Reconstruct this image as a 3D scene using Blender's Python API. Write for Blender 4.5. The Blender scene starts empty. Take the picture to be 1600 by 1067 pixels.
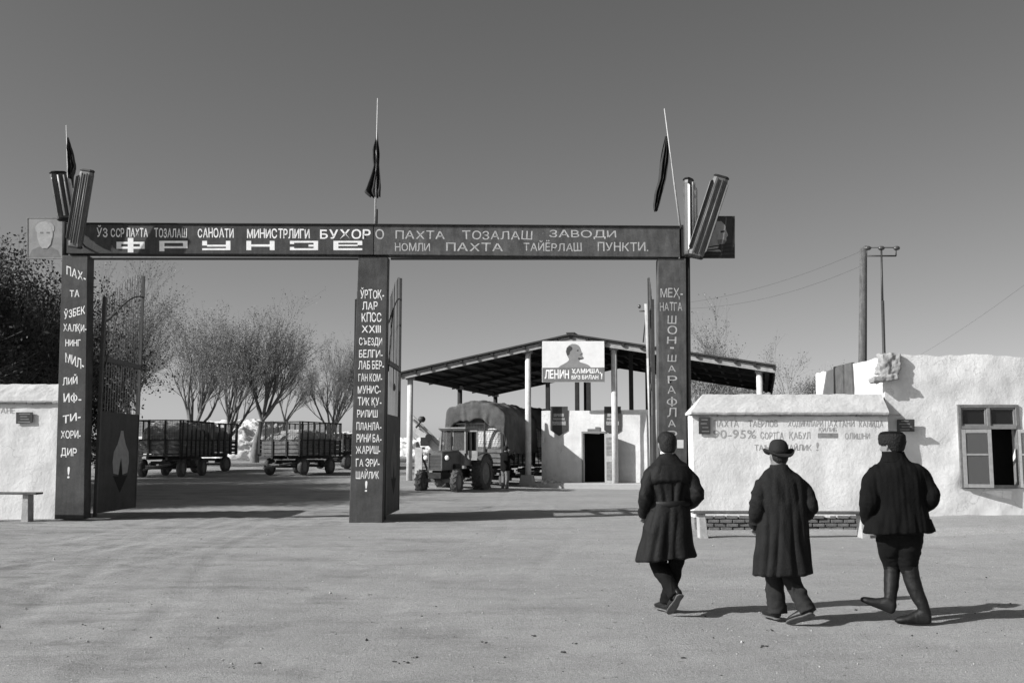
import bpy, bmesh, math, random
from mathutils import Vector, Matrix, noise as mnoise
random.seed(7)
PI = math.pi
R = math.radians
sc = bpy.context.scene
COL = sc.collection

# ------------------------------------------------------------------ camera
F = 35.0/36.0*1600.0
HY = 703.0
CAMZ = 1.6
PITCH = math.atan((HY-533.5)/F)
cam = bpy.data.cameras.new('camera')
cam.lens = 35.0; cam.sensor_width = 36.0; cam.sensor_fit = 'HORIZONTAL'
cam.clip_start = 0.1; cam.clip_end = 5000
camo = bpy.data.objects.new('camera', cam); COL.objects.link(camo)
camo.location = (0, 0, CAMZ); camo.rotation_euler = (PI/2+PITCH, 0, 0)
sc.camera = camo
sc.render.resolution_x = 1024; sc.render.resolution_y = 682

# ------------------------------------------------------------------ light
SUN_EL = R(30); SUN_AZ = R(22)          # light travels towards (+cos, +sin) of SUN_AZ in the xy plane
trav = Vector((math.cos(SUN_EL)*math.cos(SUN_AZ), math.cos(SUN_EL)*math.sin(SUN_AZ), -math.sin(SUN_EL)))
world = bpy.data.worlds.new('World'); sc.world = world; world.use_nodes = True
wn = world.node_tree.nodes; wl = world.node_tree.links
for n in list(wn): wn.remove(n)
sky = wn.new('ShaderNodeTexSky'); sky.sky_type = 'NISHITA'; sky.sun_disc = False
sky.sun_elevation = SUN_EL
sky.sun_rotation = math.atan2(-trav.x, -trav.y)
sky.air_density = 0.5; sky.dust_density = 1.0; sky.ozone_density = 1.0
sep = wn.new('ShaderNodeSeparateColor')
def wmath(op, a, b):
    m = wn.new('ShaderNodeMath'); m.operation = op
    for i, v in enumerate((a, b)):
        if isinstance(v, (int, float)): m.inputs[i].default_value = v
        else: wl.new(v, m.inputs[i])
    return m.outputs[0]
wl.new(sky.outputs[0], sep.inputs[0])       # black and white film: one grey value from the sky's channels
grey = wmath('ADD', wmath('ADD', wmath('MULTIPLY', sep.outputs[0], 0.86), wmath('MULTIPLY', sep.outputs[1], 0.12)), wmath('MULTIPLY', sep.outputs[2], 0.02))
bg = wn.new('ShaderNodeBackground'); bg.inputs['Strength'].default_value = 0.128
wl.new(grey, bg.inputs['Color'])
wo = wn.new('ShaderNodeOutputWorld'); wl.new(bg.outputs[0], wo.inputs['Surface'])
sun = bpy.data.lights.new('sun', 'SUN'); sun.energy = 5.0; sun.angle = R(0.53); sun.color = (1.0, 0.995, 0.985)
suno = bpy.data.objects.new('sun', sun); COL.objects.link(suno)
suno.rotation_euler = trav.to_track_quat('-Z', 'Y').to_euler(); suno.location = (-20, -10, 20)
vs = sc.view_settings
vs.view_transform = 'Standard'; vs.look = 'None'; vs.exposure = 0.38; vs.gamma = 1.0; vs.use_curve_mapping = False

# ------------------------------------------------------------------ helpers
def sm(a, b, t):
    t = max(0.0, min(1.0, (t-a)/(b-a))); return t*t*(3-2*t)
def ground_z(x, y):
    z = 0.30*sm(27, 48, y)*(1-sm(-4, 3, x)) + 0.42*sm(48, 70, y)*(1-sm(0, 12, x)) + 0.3*sm(66, 120, y)
    z += 0.06*(1-sm(-9.5, -4, x))*sm(14, 21, y)
    z += 0.10*sm(6.8, 9.5, x)*sm(15.2, 18.6, y)*(1-sm(30, 40, y))
    return z
def ray(px, py):
    dx = (px-800.0)/F; dy = (533.5-py)/F
    return Vector((dx, math.cos(PITCH)-dy*math.sin(PITCH), math.sin(PITCH)+dy*math.cos(PITCH)))
def at(px, py, Y):
    d = ray(px, py); t = Y/d.y
    return Vector((d.x*t, Y, CAMZ+d.z*t))

def lerp(a, b, t): return a+(b-a)*t
def V(*a): return Vector(a)

# ---- materials: everything is grey, as black and white film sees it
MATS = {}
def mat(name, v, var=0.18, scale=6.0, rough=0.85, bump=0.15, bscale=40.0, cracks=None, dirt=None, spec=0.3, metal=0.0, detail=6.0, streak=None, chips=None, alpha_holes=None):
    if name in MATS: return MATS[name]
    m = bpy.data.materials.new(name); m.use_nodes = True
    nt = m.node_tree; N = nt.nodes; L = nt.links
    b = N['Principled BSDF']; out = N['Material Output']
    b.inputs['Roughness'].default_value = rough
    b.inputs['Specular IOR Level'].default_value = spec
    b.inputs['Metallic'].default_value = metal
    tc = N.new('ShaderNodeTexCoord')
    def nz(sc_, det=detail, vec=None, ro=0.6):
        n = N.new('ShaderNodeTexNoise'); n.inputs['Scale'].default_value = sc_; n.inputs['Detail'].default_value = det; n.inputs['Roughness'].default_value = ro
        L.new(vec if vec is not None else tc.outputs['Object'], n.inputs['Vector']); return n.outputs[0]
    def ramp(src, p0, c0, p1, c1):
        r = N.new('ShaderNodeMapRange'); r.inputs[1].default_value = p0; r.inputs[2].default_value = p1; r.inputs[3].default_value = c0; r.inputs[4].default_value = c1
        L.new(src, r.inputs[0]); return r.outputs[0]
    def mul(a, c):
        q = N.new('ShaderNodeMath'); q.operation = 'MULTIPLY'; L.new(a, q.inputs[0])
        if isinstance(c, float): q.inputs[1].default_value = c
        else: L.new(c, q.inputs[1])
        return q.outputs[0]
    val = ramp(nz(scale), 0.28, v*(1-var), 0.72, v*(1+var))
    val = mul(val, ramp(nz(scale*9, 3), 0.3, 1-var*0.5, 0.7, 1+var*0.5))
    if dirt:           # (amount, scale): irregular darker patches
        val = mul(val, ramp(nz(dirt[1], 8, None, 0.7), 0.45, 1.0, 0.72, 1-dirt[0]))
    if cracks:         # (depth, scale, width): hairline cracks
        vo = N.new('ShaderNodeTexVoronoi'); vo.feature = 'DISTANCE_TO_EDGE'; vo.inputs['Scale'].default_value = cracks[1]
        ds = N.new('ShaderNodeTexNoise'); ds.inputs['Scale'].default_value = 2.2; ds.inputs['Detail'].default_value = 6; L.new(tc.outputs['Object'], ds.inputs['Vector'])
        ad = N.new('ShaderNodeVectorMath'); ad.operation = 'MULTIPLY_ADD'; ad.inputs[1].default_value = (0.9, 0.9, 0.9); L.new(ds.outputs['Color'], ad.inputs[0]); L.new(tc.outputs['Object'], ad.inputs[2]); L.new(ad.outputs[0], vo.inputs['Vector'])
        line = ramp(vo.outputs['Distance'], 0.0, 1.0, cracks[2], 0.0); some = ramp(nz(0.8, 3), 0.46, 0.0, 0.56, 1.0)
        dk = mul(mul(line, some), -cracks[0]); pl_ = N.new('ShaderNodeMath'); pl_.operation = 'ADD'; L.new(dk, pl_.inputs[0]); pl_.inputs[1].default_value = 1.0
        val = mul(val, pl_.outputs[0])
    if streak:         # (amount, vector scale): drawn-out stains or grain
        mp = N.new('ShaderNodeMapping'); mp.inputs['Scale'].default_value = streak[1]; L.new(tc.outputs['Object'], mp.inputs['Vector'])
        val = mul(val, ramp(nz(1.0, 6, mp.outputs[0]), 0.35, 1-streak[0], 0.65, 1+streak[0]*0.5))
    if chips:          # (value, threshold, scale): chips in the paint
        k = ramp(nz(chips[2], 8, None, 0.75), chips[1]-0.02, 0.0, chips[1]+0.02, 1.0)
        mx = N.new('ShaderNodeMix'); mx.data_type = 'FLOAT'; L.new(k, mx.inputs[0]); L.new(val, mx.inputs[2]); mx.inputs[3].default_value = chips[0]
        val = mx.outputs[0]
    cb = N.new('ShaderNodeCombineColor')
    for i in range(3): L.new(val, cb.inputs[i])
    L.new(cb.outputs[0], b.inputs['Base Color'])
    if bump > 0:
        bp = N.new('ShaderNodeBump'); bp.inputs['Strength'].default_value = bump; bp.inputs['Distance'].default_value = 0.02
        L.new(nz(bscale, 5), bp.inputs['Height']); L.new(bp.outputs[0], b.inputs['Normal'])
    if alpha_holes:    # worn paint: (threshold, scale)
        tr = N.new('ShaderNodeBsdfTransparent'); ms = N.new('ShaderNodeMixShader')
        k = ramp(nz(alpha_holes[1], 6, None, 0.7), alpha_holes[0]-0.05, 0.0, alpha_holes[0]+0.05, 1.0)
        L.new(k, ms.inputs[0]); L.new(b.outputs[0], ms.inputs[1]); L.new(tr.outputs[0], ms.inputs[2]); L.new(ms.outputs[0], out.inputs['Surface'])
    MATS[name] = m
    return m

def ground_material():
    m = bpy.data.materials.new('packed_dirt'); m.use_nodes = True
    nt = m.node_tree; N = nt.nodes; L = nt.links; b = N['Principled BSDF']
    b.inputs['Roughness'].default_value = 0.95; b.inputs['Specular IOR Level'].default_value = 0.1
    tc = N.new('ShaderNodeTexCoord')
    def nz(s, det=6, vec=None, ro=0.6):
        n = N.new('ShaderNodeTexNoise'); n.inputs['Scale'].default_value = s; n.inputs['Detail'].default_value = det; n.inputs['Roughness'].default_value = ro
        L.new(vec if vec is not None else tc.outputs['Object'], n.inputs['Vector']); return n.outputs[0]
    def rmp(src, p0, c0, p1, c1):
        r = N.new('ShaderNodeMapRange'); r.inputs[1].default_value = p0; r.inputs[2].default_value = p1; r.inputs[3].default_value = c0; r.inputs[4].default_value = c1
        L.new(src, r.inputs[0]); return r.outputs[0]
    def mth(op, a, c):
        q = N.new('ShaderNodeMath'); q.operation = op
        for i, s in enumerate((a, c)):
            if isinstance(s, (int, float)): q.inputs[i].default_value = s
            else: L.new(s, q.inputs[i])
        return q.outputs[0]
    def mapped(scale, rz=0):
        mp = N.new('ShaderNodeMapping'); mp.inputs['Scale'].default_value = scale; mp.inputs['Rotation'].default_value = (0, 0, rz); L.new(tc.outputs['Object'], mp.inputs['Vector']); return mp.outputs[0]
    base = rmp(nz(0.35, 8), 0.3, 0.27, 0.7, 0.345)
    base = mth('MULTIPLY', base, rmp(nz(3.2, 6), 0.3, 0.94, 0.7, 1.06))
    base = mth('MULTIPLY', base, rmp(nz(34, 5, None, 0.85), 0.3, 0.76, 0.7, 1.24))
    base = mth('MULTIPLY', base, rmp(nz(110, 2, None, 0.8), 0.3, 0.55, 0.7, 1.45))
    # wheel-worn scuffs and trodden patches at left, low-sun shade of swells painted in
    sepx = N.new('ShaderNodeSeparateXYZ'); L.new(tc.outputs['Object'], sepx.inputs[0])
    left = rmp(sepx.outputs[0], -6.0, 1.0, 3.0, 0.22)
    tr = rmp(nz(1.0, 8, mapped((0.55, 1.9, 1), R(-16)), 0.72), 0.50, 0.0, 0.66, 1.0)
    base = mth('MULTIPLY', base, mth('SUBTRACT', 1.0, mth('MULTIPLY', mth('MULTIPLY', tr, left), 0.36)))
    pt_ = rmp(nz(0.75, 7, None, 0.68), 0.52, 0.0, 0.68, 1.0)
    base = mth('MULTIPLY', base, mth('SUBTRACT', 1.0, mth('MULTIPLY', mth('MULTIPLY', pt_, left), 0.30)))
    spots = rmp(nz(9.0, 3, None, 0.4), 0.70, 0.0, 0.74, 1.0)
    base = mth('MULTIPLY', base, mth('SUBTRACT', 1.0, mth('MULTIPLY', spots, 0.35)))
    cb = N.new('ShaderNodeCombineColor')
    for i in range(3): L.new(base, cb.inputs[i])
    L.new(cb.outputs[0], b.inputs['Base Color'])
    h = mth('ADD', mth('MULTIPLY', nz(22, 7, None, 0.8), 0.8), mth('MULTIPLY', nz(85, 3, None, 0.8), 0.45))
    bp = N.new('ShaderNodeBump'); bp.inputs['Strength'].default_value = 0.9; bp.inputs['Distance'].default_value = 0.02
    L.new(h, bp.inputs['Height']); L.new(bp.outputs[0], b.inputs['Normal'])
    MATS['packed_dirt'] = m
    return m

def glass_material(name, v=0.03, rough=0.08):
    m = bpy.data.materials.new(name); m.use_nodes = True; b = m.node_tree.nodes['Principled BSDF']
    b.inputs['Base Color'].default_value = (v, v, v, 1); b.inputs['Roughness'].default_value = rough
    b.inputs['Specular IOR Level'].default_value = 0.6; b.inputs['Alpha'].default_value = 0.55
    MATS[name] = m; return m

# ---- mesh collecting
class MB:
    def __init__(s): s.v = []; s.f = []
    def add(s, vs_, fs):
        o = len(s.v); s.v.extend([tuple(p) for p in vs_]); s.f.extend([tuple(i+o for i in f) for f in fs]); return s
    def box(s, c, size, rot=None):
        hx, hy, hz = size[0]/2, size[1]/2, size[2]/2
        pts = [Vector((x, y, z)) for x in (-hx, hx) for y in (-hy, hy) for z in (-hz, hz)]
        if rot is not None: pts = [rot @ p for p in pts]
        c = Vector(c)
        return s.add([p+c for p in pts], [(0, 1, 3, 2), (4, 6, 7, 5), (0, 4, 5, 1), (2, 3, 7, 6), (0, 2, 6, 4), (1, 5, 7, 3)])
    def bar(s, p0, p1, w, h, up=(0, 0, 1)):
        p0 = Vector(p0); p1 = Vector(p1); d = (p1-p0); n = d.normalized(); up = Vector(up)
        if abs(n.dot(up)) > 0.95: up = Vector((0, 1, 0))
        a = n.cross(up).normalized(); u = a.cross(n).normalized()
        q = []
        for p in (p0, p1):
            for sa, su in ((-1, -1), (1, -1), (1, 1), (-1, 1)): q.append(p+a*(sa*w/2)+u*(su*h/2))
        return s.add(q, [(3, 2, 1, 0), (4, 5, 6, 7), (0, 1, 5, 4), (1, 2, 6, 5), (2, 3, 7, 6), (3, 0, 4, 7)])
    def tube(s, p0, p1, r0, r1=None, n=8, cap=True):
        if r1 is None: r1 = r0
        p0 = Vector(p0); p1 = Vector(p1); d = (p1-p0).normalized()
        up = Vector((0, 0, 1)) if abs(d.z) < 0.9 else Vector((1, 0, 0))
        a = d.cross(up).normalized(); b_ = d.cross(a)
        q = []
        for p, r in ((p0, r0), (p1, r1)):
            for k in range(n):
                t = 2*PI*k/n; q.append(p+a*(r*math.cos(t))+b_*(r*math.sin(t)))
        fs = [(k, k+n, (k+1) % n+n, (k+1) % n) for k in range(n)]
        if cap: fs += [tuple(range(n)), tuple(range(2*n-1, n-1, -1))]
        return s.add(q, fs)
    def loft(s, rings, cap=True, closed=True):
        n = len(rings[0]); q = [p for r in rings for p in r]; fs = []
        for i in range(len(rings)-1):
            for k in range(n if closed else n-1):
                k2 = (k+1) % n
                fs.append((i*n+k, i*n+k2, (i+1)*n+k2, (i+1)*n+k))
        if cap: fs += [tuple(range(n-1, -1, -1)), tuple(range((len(rings)-1)*n, len(rings)*n))]
        return s.add(q, fs)
    def prism(s, poly, ext):
        """poly: list of 3d points; ext: vector"""
        n = len(poly); ext = Vector(ext); poly = [Vector(p) for p in poly]
        q = poly+[p+ext for p in poly]
        fs = [tuple(range(n)), tuple(range(2*n-1, n-1, -1))]+[(k, k+n, (k+1) % n+n, (k+1) % n) for k in range(n)]
        return s.add(q, fs)
    def ball(s, c, r, nu=12, nv=8):
        if not hasattr(r, '__len__'): r = (r, r, r)
        rings = []
        for j in range(1, nv):
            t = PI*j/nv
            rings.append([Vector((c[0]+r[0]*math.sin(t)*math.cos(2*PI*k/nu), c[1]+r[1]*math.sin(t)*math.sin(2*PI*k/nu), c[2]-r[2]*math.cos(t))) for k in range(nu)])
        return s.loft(rings)
    def build(s, name, m, parent=None, smooth=False, world=False, fix=True):
        me = bpy.data.meshes.new(name)
        pts = s.v
        if world and parent is not None:
            inv = (Matrix.Translation(parent.location) @ parent.rotation_euler.to_matrix().to_4x4()).inverted()
            if parent.parent is not None:
                g = parent.parent
                inv = ((Matrix.Translation(g.location) @ g.rotation_euler.to_matrix().to_4x4()) @ (Matrix.Translation(parent.location) @ parent.rotation_euler.to_matrix().to_4x4())).inverted()
            pts = [inv @ Vector(p) for p in pts]
        me.from_pydata([tuple(p) for p in pts], [], s.f)
        if fix:
            bm = bmesh.new(); bm.from_mesh(me); bmesh.ops.recalc_face_normals(bm, faces=bm.faces); bm.to_mesh(me); bm.free()
        if smooth: me.polygons.foreach_set('use_smooth', [True]*len(me.polygons))
        me.materials.append(m if not isinstance(m, str) else MATS[m])
        o = bpy.data.objects.new(name, me); COL.objects.link(o)
        if parent is not None: o.parent = parent
        return o

def tag(o, label=None, cat=None, group=None, kind=None):
    if label: o['label'] = label
    if cat: o['category'] = cat
    if group: o['group'] = group
    if kind: o['kind'] = kind
    return o
def thing(name, label, cat, loc=(0, 0, 0), rz=0.0, group=None):
    o = bpy.data.objects.new(name, None); COL.objects.link(o); o.empty_display_size = 0.2
    o.location = loc; o.rotation_euler = (0, 0, rz)
    return tag(o, label, cat, group)
def share(o, parent, loc=(0, 0, 0), rot=(0, 0, 0), scale=(1, 1, 1)):
    c = o.copy(); COL.objects.link(c); c.parent = parent; c.location = loc; c.rotation_euler = rot; c.scale = scale
    return c
def bevel(o, w=0.01, seg=2):
    md = o.modifiers.new('bevel', 'BEVEL'); md.width = w; md.segments = seg; md.limit_method = 'ANGLE'; return o

# ---- lettering: built-in font turned into flat mesh, laid on a surface
_tc = {}
def raw_char(c, bold):
    """one character of the built-in font as flat mesh, in font units"""
    key = (c, bold)
    if key in _tc: return _tc[key]
    if c == 'Ф':
        vs_, fs = raw_char('О', bold); x1 = max(v[0] for v in vs_); w = 0.055+bold; xm = x1/2; o = len(vs_)
        out = ([(x, 0.36+(y-0.36)*0.74) for x, y in vs_]+[(xm-w, -0.04), (xm+w, -0.04), (xm+w, 0.78), (xm-w, 0.78)], fs+[(o, o+1, o+2, o+3)])
    elif c == 'Э':
        vs_, fs = raw_char('С', bold); x1 = max(v[0] for v in vs_); w = 0.05+bold; o = len(vs_)
        out = ([(x1-x, y) for x, y in vs_]+[(x1*0.35, 0.36-w), (x1*0.9, 0.36-w), (x1*0.9, 0.36+w), (x1*0.35, 0.36+w)], [tuple(reversed(f)) for f in fs]+[(o, o+1, o+2, o+3)])
    else:
        cu = bpy.data.curves.new('t', 'FONT'); cu.body = c; cu.offset = bold; cu.resolution_u = 3
        ob = bpy.data.objects.new('t', cu); COL.objects.link(ob)
        dg = bpy.context.evaluated_depsgraph_get(); me = ob.evaluated_get(dg).to_mesh()
        vs_ = [(v.co.x, v.co.y) for v in me.vertices]; fs = [tuple(p.vertices) for p in me.polygons]
        ob.evaluated_get(dg).to_mesh_clear(); bpy.data.objects.remove(ob); bpy.data.curves.remove(cu)
        x0 = min(v[0] for v in vs_); out = ([(x-x0, y) for x, y in vs_], fs)
    _tc[key] = out; return out
def glyphs(s, bold=0.012):
    vs_, fs, cur = [], [], 0.0; rnd = random.Random(len(s)*31+ord(s[0]))
    for c in s:
        if c == ' ': cur += 0.28; continue
        v, f = raw_char(c, bold); o = len(vs_); dy = rnd.uniform(-.012, .012); k = rnd.uniform(.96, 1.05)
        rot = rnd.uniform(-.035, .035); shr = rnd.uniform(-.03, .03); hk = rnd.uniform(.94, 1.05); ph = rnd.random()*50
        vs_ += [(x*k+cur+shr*y-rot*y+0.022*mnoise.noise(Vector((x*3.1, y*3.1, ph))), y*hk+dy+rot*(x-0.3)+0.022*mnoise.noise(Vector((x*3.1, y*3.1, ph+9)))) for x, y in v]; fs += [tuple(i+o for i in q) for q in f]
        cur += max(x for x, y in v)*k+0.10+rnd.uniform(-.012, .012)
    x0 = min(v[0] for v in vs_); x1 = max(v[0] for v in vs_); y0 = min(v[1] for v in vs_); y1 = max(v[1] for v in vs_)
    return ([((v[0]-x0)/max(1e-6, x1-x0), (v[1]-y0)/max(1e-6, y1-y0)) for v in vs_], fs)
def words(parent, name, m, items, Y, bold=0.0, slant=0.0, disp=None):
    """one mesh for each word; items: (text, rect[, slant])"""
    for it in items:
        mb = MB(); write(mb, it[0], it[1], Y, it[2] if len(it) > 2 else slant, bold)
        if disp: mb.v = [(x, y+disp(x, z), z) for x, y, z in mb.v]
        mb.build(name, m, parent, False, True)
def write(mb, s, rect, Y, slant=0.0, bold=0.012, jit=0.0):
    """rect in photo pixels on the frontal plane y = Y; slant: px the right end is lower than the left"""
    uv, fs = glyphs(s, bold); x0, y0, x1, y1 = rect
    h = y1-y0-abs(slant)
    ya = y0 if slant >= 0 else y0-slant
    pts = [at(lerp(x0, x1, u), ya+slant*u+h*(1-v)+jit*math.sin(u*9.0), Y) for u, v in uv]
    mb.add(pts, fs)
def strokes(mb, rect, Y, segs):
    """block letters from boxes, segs in 0..1 units (x0,y0,x1,y1), y down"""
    x0, y0, x1, y1 = rect
    for a, b_, c, d in segs:
        q = [at(lerp(x0, x1, u), lerp(y0, y1, v), Y) for u, v in ((a, d), (c, d), (c, b_), (a, b_))]
        mb.add(q, [(0, 1, 2, 3)])
def flat(mb, pts, Y):
    mb.add([at(x, y, Y) for x, y in pts], [tuple(range(len(pts)))])

# ------------------------------------------------------------------ base materials
ground_material()
mat('gate_paint', 0.056, 0.25, 3.0, 0.75, 0.15, 30, chips=(0.17, 0.70, 6), dirt=(0.35, 2.2), streak=(0.22, (14, 14, 1.2)))
mat('gate_paint_worn', 0.085, 0.25, 4.0, 0.8, 0.15, 30, chips=(0.2, 0.66, 7), dirt=(0.3, 2.6), streak=(0.25, (10, 10, 2.0)))
mat('pillar_paint', 0.066, 0.25, 2.2, 0.75, 0.15, 28, chips=(0.15, 0.70, 5), dirt=(0.45, 1.5), streak=(0.2, (9, 9, 1.0)))
mat('tar_timber', 0.022, 0.3, 8, 0.8, 0.3, 40)
mat('white_letters', 0.78, 0.12, 10, 0.8, 0.0, alpha_holes=(0.74, 22))
mat('faded_letters', 0.42, 0.25, 12, 0.9, 0.0, alpha_holes=(0.64, 20))
mat('wall_letters', 0.33, 0.3, 14, 0.9, 0.0, alpha_holes=(0.66, 16))
mat('wall_patch', 0.22, 0.3, 14, 0.9, 0.0)
mat('whitewash', 0.69, 0.10, 1.6, 0.95, 0.5, 12, (0.30, 0.8, 0.010), dirt=(0.22, 0.9), streak=(0.10, (3, 3, 0.7)))
mat('whitewash_old', 0.47, 0.12, 2.2, 0.95, 0.5, 18, dirt=(0.28, 1.6))
mat('mud_plaster', 0.30, 0.2, 3.0, 0.95, 0.6, 22, dirt=(0.3, 2.0))
mat('brick_dark', 0.13, 0.35, 5, 0.95, 0.5, 60)
mat('mortar', 0.20, 0.25, 12, 0.95, 0.6, 70)
mat('bench_wood', 0.10, 0.3, 6, 0.8, 0.3, 30, streak=(0.3, (2, 30, 30)))
mat('bench_leg', 0.34, 0.25, 6, 0.9, 0.3, 30)
mat('plaque_dark', 0.045, 0.2, 10, 0.5, 0.05)
mat('plaque_light', 0.22, 0.2, 10, 0.6, 0.0)
mat('window_paint', 0.15, 0.25, 12, 0.7, 0.25, 60, chips=(0.45, 0.66, 9))
mat('window_paint_light', 0.20, 0.18, 12, 0.7, 0.2, 60)
glass_material('pane_dark', 0.02, 0.12)
glass_material('pane_dusty', 0.085, 0.3)
mat('room_shade', 0.07, 0.1, 3, 0.9, 0.0)  # dark colour stands in for the shade indoors
mat('roof_clay', 0.42, 0.2, 3, 0.95, 0.5, 20)
mat('pole_wood', 0.10, 0.3, 4, 0.9, 0.3, 30, streak=(0.3, (25, 25, 1.5)))
mat('pole_light', 0.38, 0.2, 4, 0.9, 0.2, 30, streak=(0.2, (25, 25, 1.5)))
mat('iron', 0.035, 0.3, 12, 0.55, 0.1, spec=0.5)
mat('wire', 0.03, 0.1, 10, 0.6, 0.0)
mat('insulator', 0.06, 0.1, 10, 0.3, 0.0, spec=0.6)
mat('lamp_casing', 0.085, 0.2, 9, 0.5, 0.06, spec=0.5, streak=(0.25, (20, 20, 1.5)))
mat('lamp_white', 0.62, 0.1, 9, 0.5, 0.04)
mat('lamp_cap', 0.015, 0.2, 9, 0.6, 0.05)
mat('flag_cloth', 0.035, 0.3, 7, 0.9, 0.25, 20)
mat('flagpole', 0.45, 0.2, 9, 0.7, 0.1)
mat('board_pale', 0.25, 0.16, 5, 0.85, 0.1, dirt=(0.2, 3))
mat('board_pale_light', 0.33, 0.16, 5, 0.85, 0.0)
mat('board_dark', 0.045, 0.25, 7, 0.8, 0.1)
mat('portrait_mid', 0.17, 0.2, 9, 0.85, 0.0)
mat('portrait_light', 0.33, 0.2, 9, 0.85, 0.0)
mat('portrait_black', 0.03, 0.2, 9, 0.85, 0.0)
mat('leaf_sheet', 0.055, 0.25, 2.5, 0.7, 0.08, dirt=(0.3, 2.0))
mat('bar_grey', 0.10, 0.2, 8, 0.7, 0.0)
mat('emblem', 0.34, 0.15, 8, 0.85, 0.0)
mat('emblem_faint', 0.13, 0.2, 8, 0.85, 0.0)
mat('emblem_dark', 0.012, 0.2, 8, 0.85, 0.0)
mat('shed_column', 0.62, 0.12, 3, 0.85, 0.2, 30, dirt=(0.25, 4))
mat('shed_timber', 0.30, 0.25, 5, 0.9, 0.3, 30)
mat('shed_dark', 0.028, 0.3, 4, 0.9, 0.2, 30)  # dark timber; under-roof shade put into the colour of inner rafters and purlins
mat('roof_felt', 0.04, 0.3, 3, 0.9, 0.3, 30)
mat('concrete', 0.40, 0.2, 4, 0.95, 0.4, 30, dirt=(0.3, 4))
mat('poster_white', 0.62, 0.07, 4, 0.85, 0.05)
mat('poster_grey', 0.14, 0.12, 8, 0.85, 0.0)
mat('poster_face', 0.20, 0.12, 8, 0.85, 0.0)
mat('poster_hair', 0.05, 0.12, 8, 0.85, 0.0)
mat('banner_dark', 0.05, 0.2, 8, 0.85, 0.1)
mat('banner_mark', 0.30, 0.2, 14, 0.85, 0.0, alpha_holes=(0.6, 14))
mat('door_paint', 0.26, 0.2, 6, 0.8, 0.2, 40)
mat('rubble', 0.42, 0.35, 7, 0.95, 0.6, 25)
mat('tractor_paint', 0.10, 0.25, 6, 0.6, 0.08, spec=0.5, dirt=(0.3, 5))
mat('tractor_cab', 0.21, 0.2, 6, 0.6, 0.08, spec=0.5, dirt=(0.3, 5))
mat('tractor_dark', 0.025, 0.3, 9, 0.7, 0.1)
mat('grille', 0.11, 0.3, 9, 0.6, 0.1)
mat('tyre', 0.085, 0.35, 9, 0.95, 0.2, 50)
mat('rim', 0.16, 0.3, 9, 0.7, 0.1)
mat('headlamp', 0.80, 0.05, 9, 0.25, 0.0, spec=0.7)
mat('trailer_wood', 0.15, 0.35, 5, 0.9, 0.3, 35, streak=(0.3, (1.5, 1.5, 20)))
mat('trailer_iron', 0.035, 0.3, 8, 0.75, 0.1)
mat('cotton', 0.72, 0.16, 5, 1.0, 0.8, 9, dirt=(0.25, 2.5))
mat('cotton_load', 0.36, 0.3, 5, 1.0, 0.8, 9)
mat('tarpaulin', 0.095, 0.28, 2.5, 0.9, 0.9, 5, dirt=(0.25, 2.0))
mat('bark', 0.15, 0.35, 6, 0.95, 0.5, 25)
mat('twig', 0.15, 0.3, 6, 0.95, 0.0)
mat('leaf_thin', 0.20, 0.35, 3, 0.8, 0.0)  # lightened grey: distance haze put into the leaf colour
mat('leaf_dark', 0.045, 0.4, 2.5, 0.75, 0.0)
mat('leaf_far', 0.09, 0.4, 2.5, 0.85, 0.0)
mat('coat_black', 0.0068, 0.25, 6, 0.72, 0.35, 30, spec=0.22)
mat('coat_grey', 0.0135, 0.25, 7, 0.9, 0.4, 60, spec=0.15)
mat('coat_belt', 0.007, 0.25, 6, 0.6, 0.25, 18)
mat('trousers', 0.006, 0.25, 8, 0.9, 0.3, 24, spec=0.15)
mat('trousers_grey', 0.016, 0.25, 8, 0.9, 0.3, 24)
mat('hair', 0.010, 0.3, 30, 0.55, 0.8, 70)
mat('felt_hat', 0.014, 0.2, 12, 0.9, 0.2, 60)
mat('fur', 0.010, 0.4, 25, 0.8, 1.0, 55)
mat('skin', 0.19, 0.12, 12, 0.6, 0.1, 60)
mat('shirt', 0.72, 0.05, 10, 0.8, 0.05)
mat('shoe', 0.012, 0.3, 12, 0.45, 0.1)
mat('shoe_sole', 0.11, 0.3, 14, 0.85, 0.2)
mat('boot', 0.008, 0.3, 12, 0.6, 0.35, 14)
mat('strip_dark', 0.10, 0.3, 4, 0.95, 0.4, 20)
mat('stone', 0.34, 0.35, 9, 0.95, 0.4, 40)
mat('litter', 0.05, 0.4, 9, 0.9, 0.2, 40)

def quilt_material():
    m = mat('quilt', 0.0045, 0.25, 8, 0.95, 0.3, 26, spec=0.15)
    nt = m.node_tree; N = nt.nodes; L = nt.links
    tc = N.new('ShaderNodeTexCoord'); w = N.new('ShaderNodeTexWave'); w.inputs['Scale'].default_value = 6.5; w.inputs['Distortion'].default_value = 0.6; w.inputs['Detail'].default_value = 1
    L.new(tc.outputs['Object'], w.inputs['Vector'])
    b2 = N.new('ShaderNodeBump'); b2.inputs['Strength'].default_value = 0.10; b2.inputs['Distance'].default_value = 0.03
    old = [n for n in N if n.type == 'BUMP' and n != b2][0]
    L.new(w.outputs['Fac'], b2.inputs['Height']); L.new(old.outputs[0], b2.inputs['Normal'])
    L.new(b2.outputs[0], N['Principled BSDF'].inputs['Normal'])
quilt_material()

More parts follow.
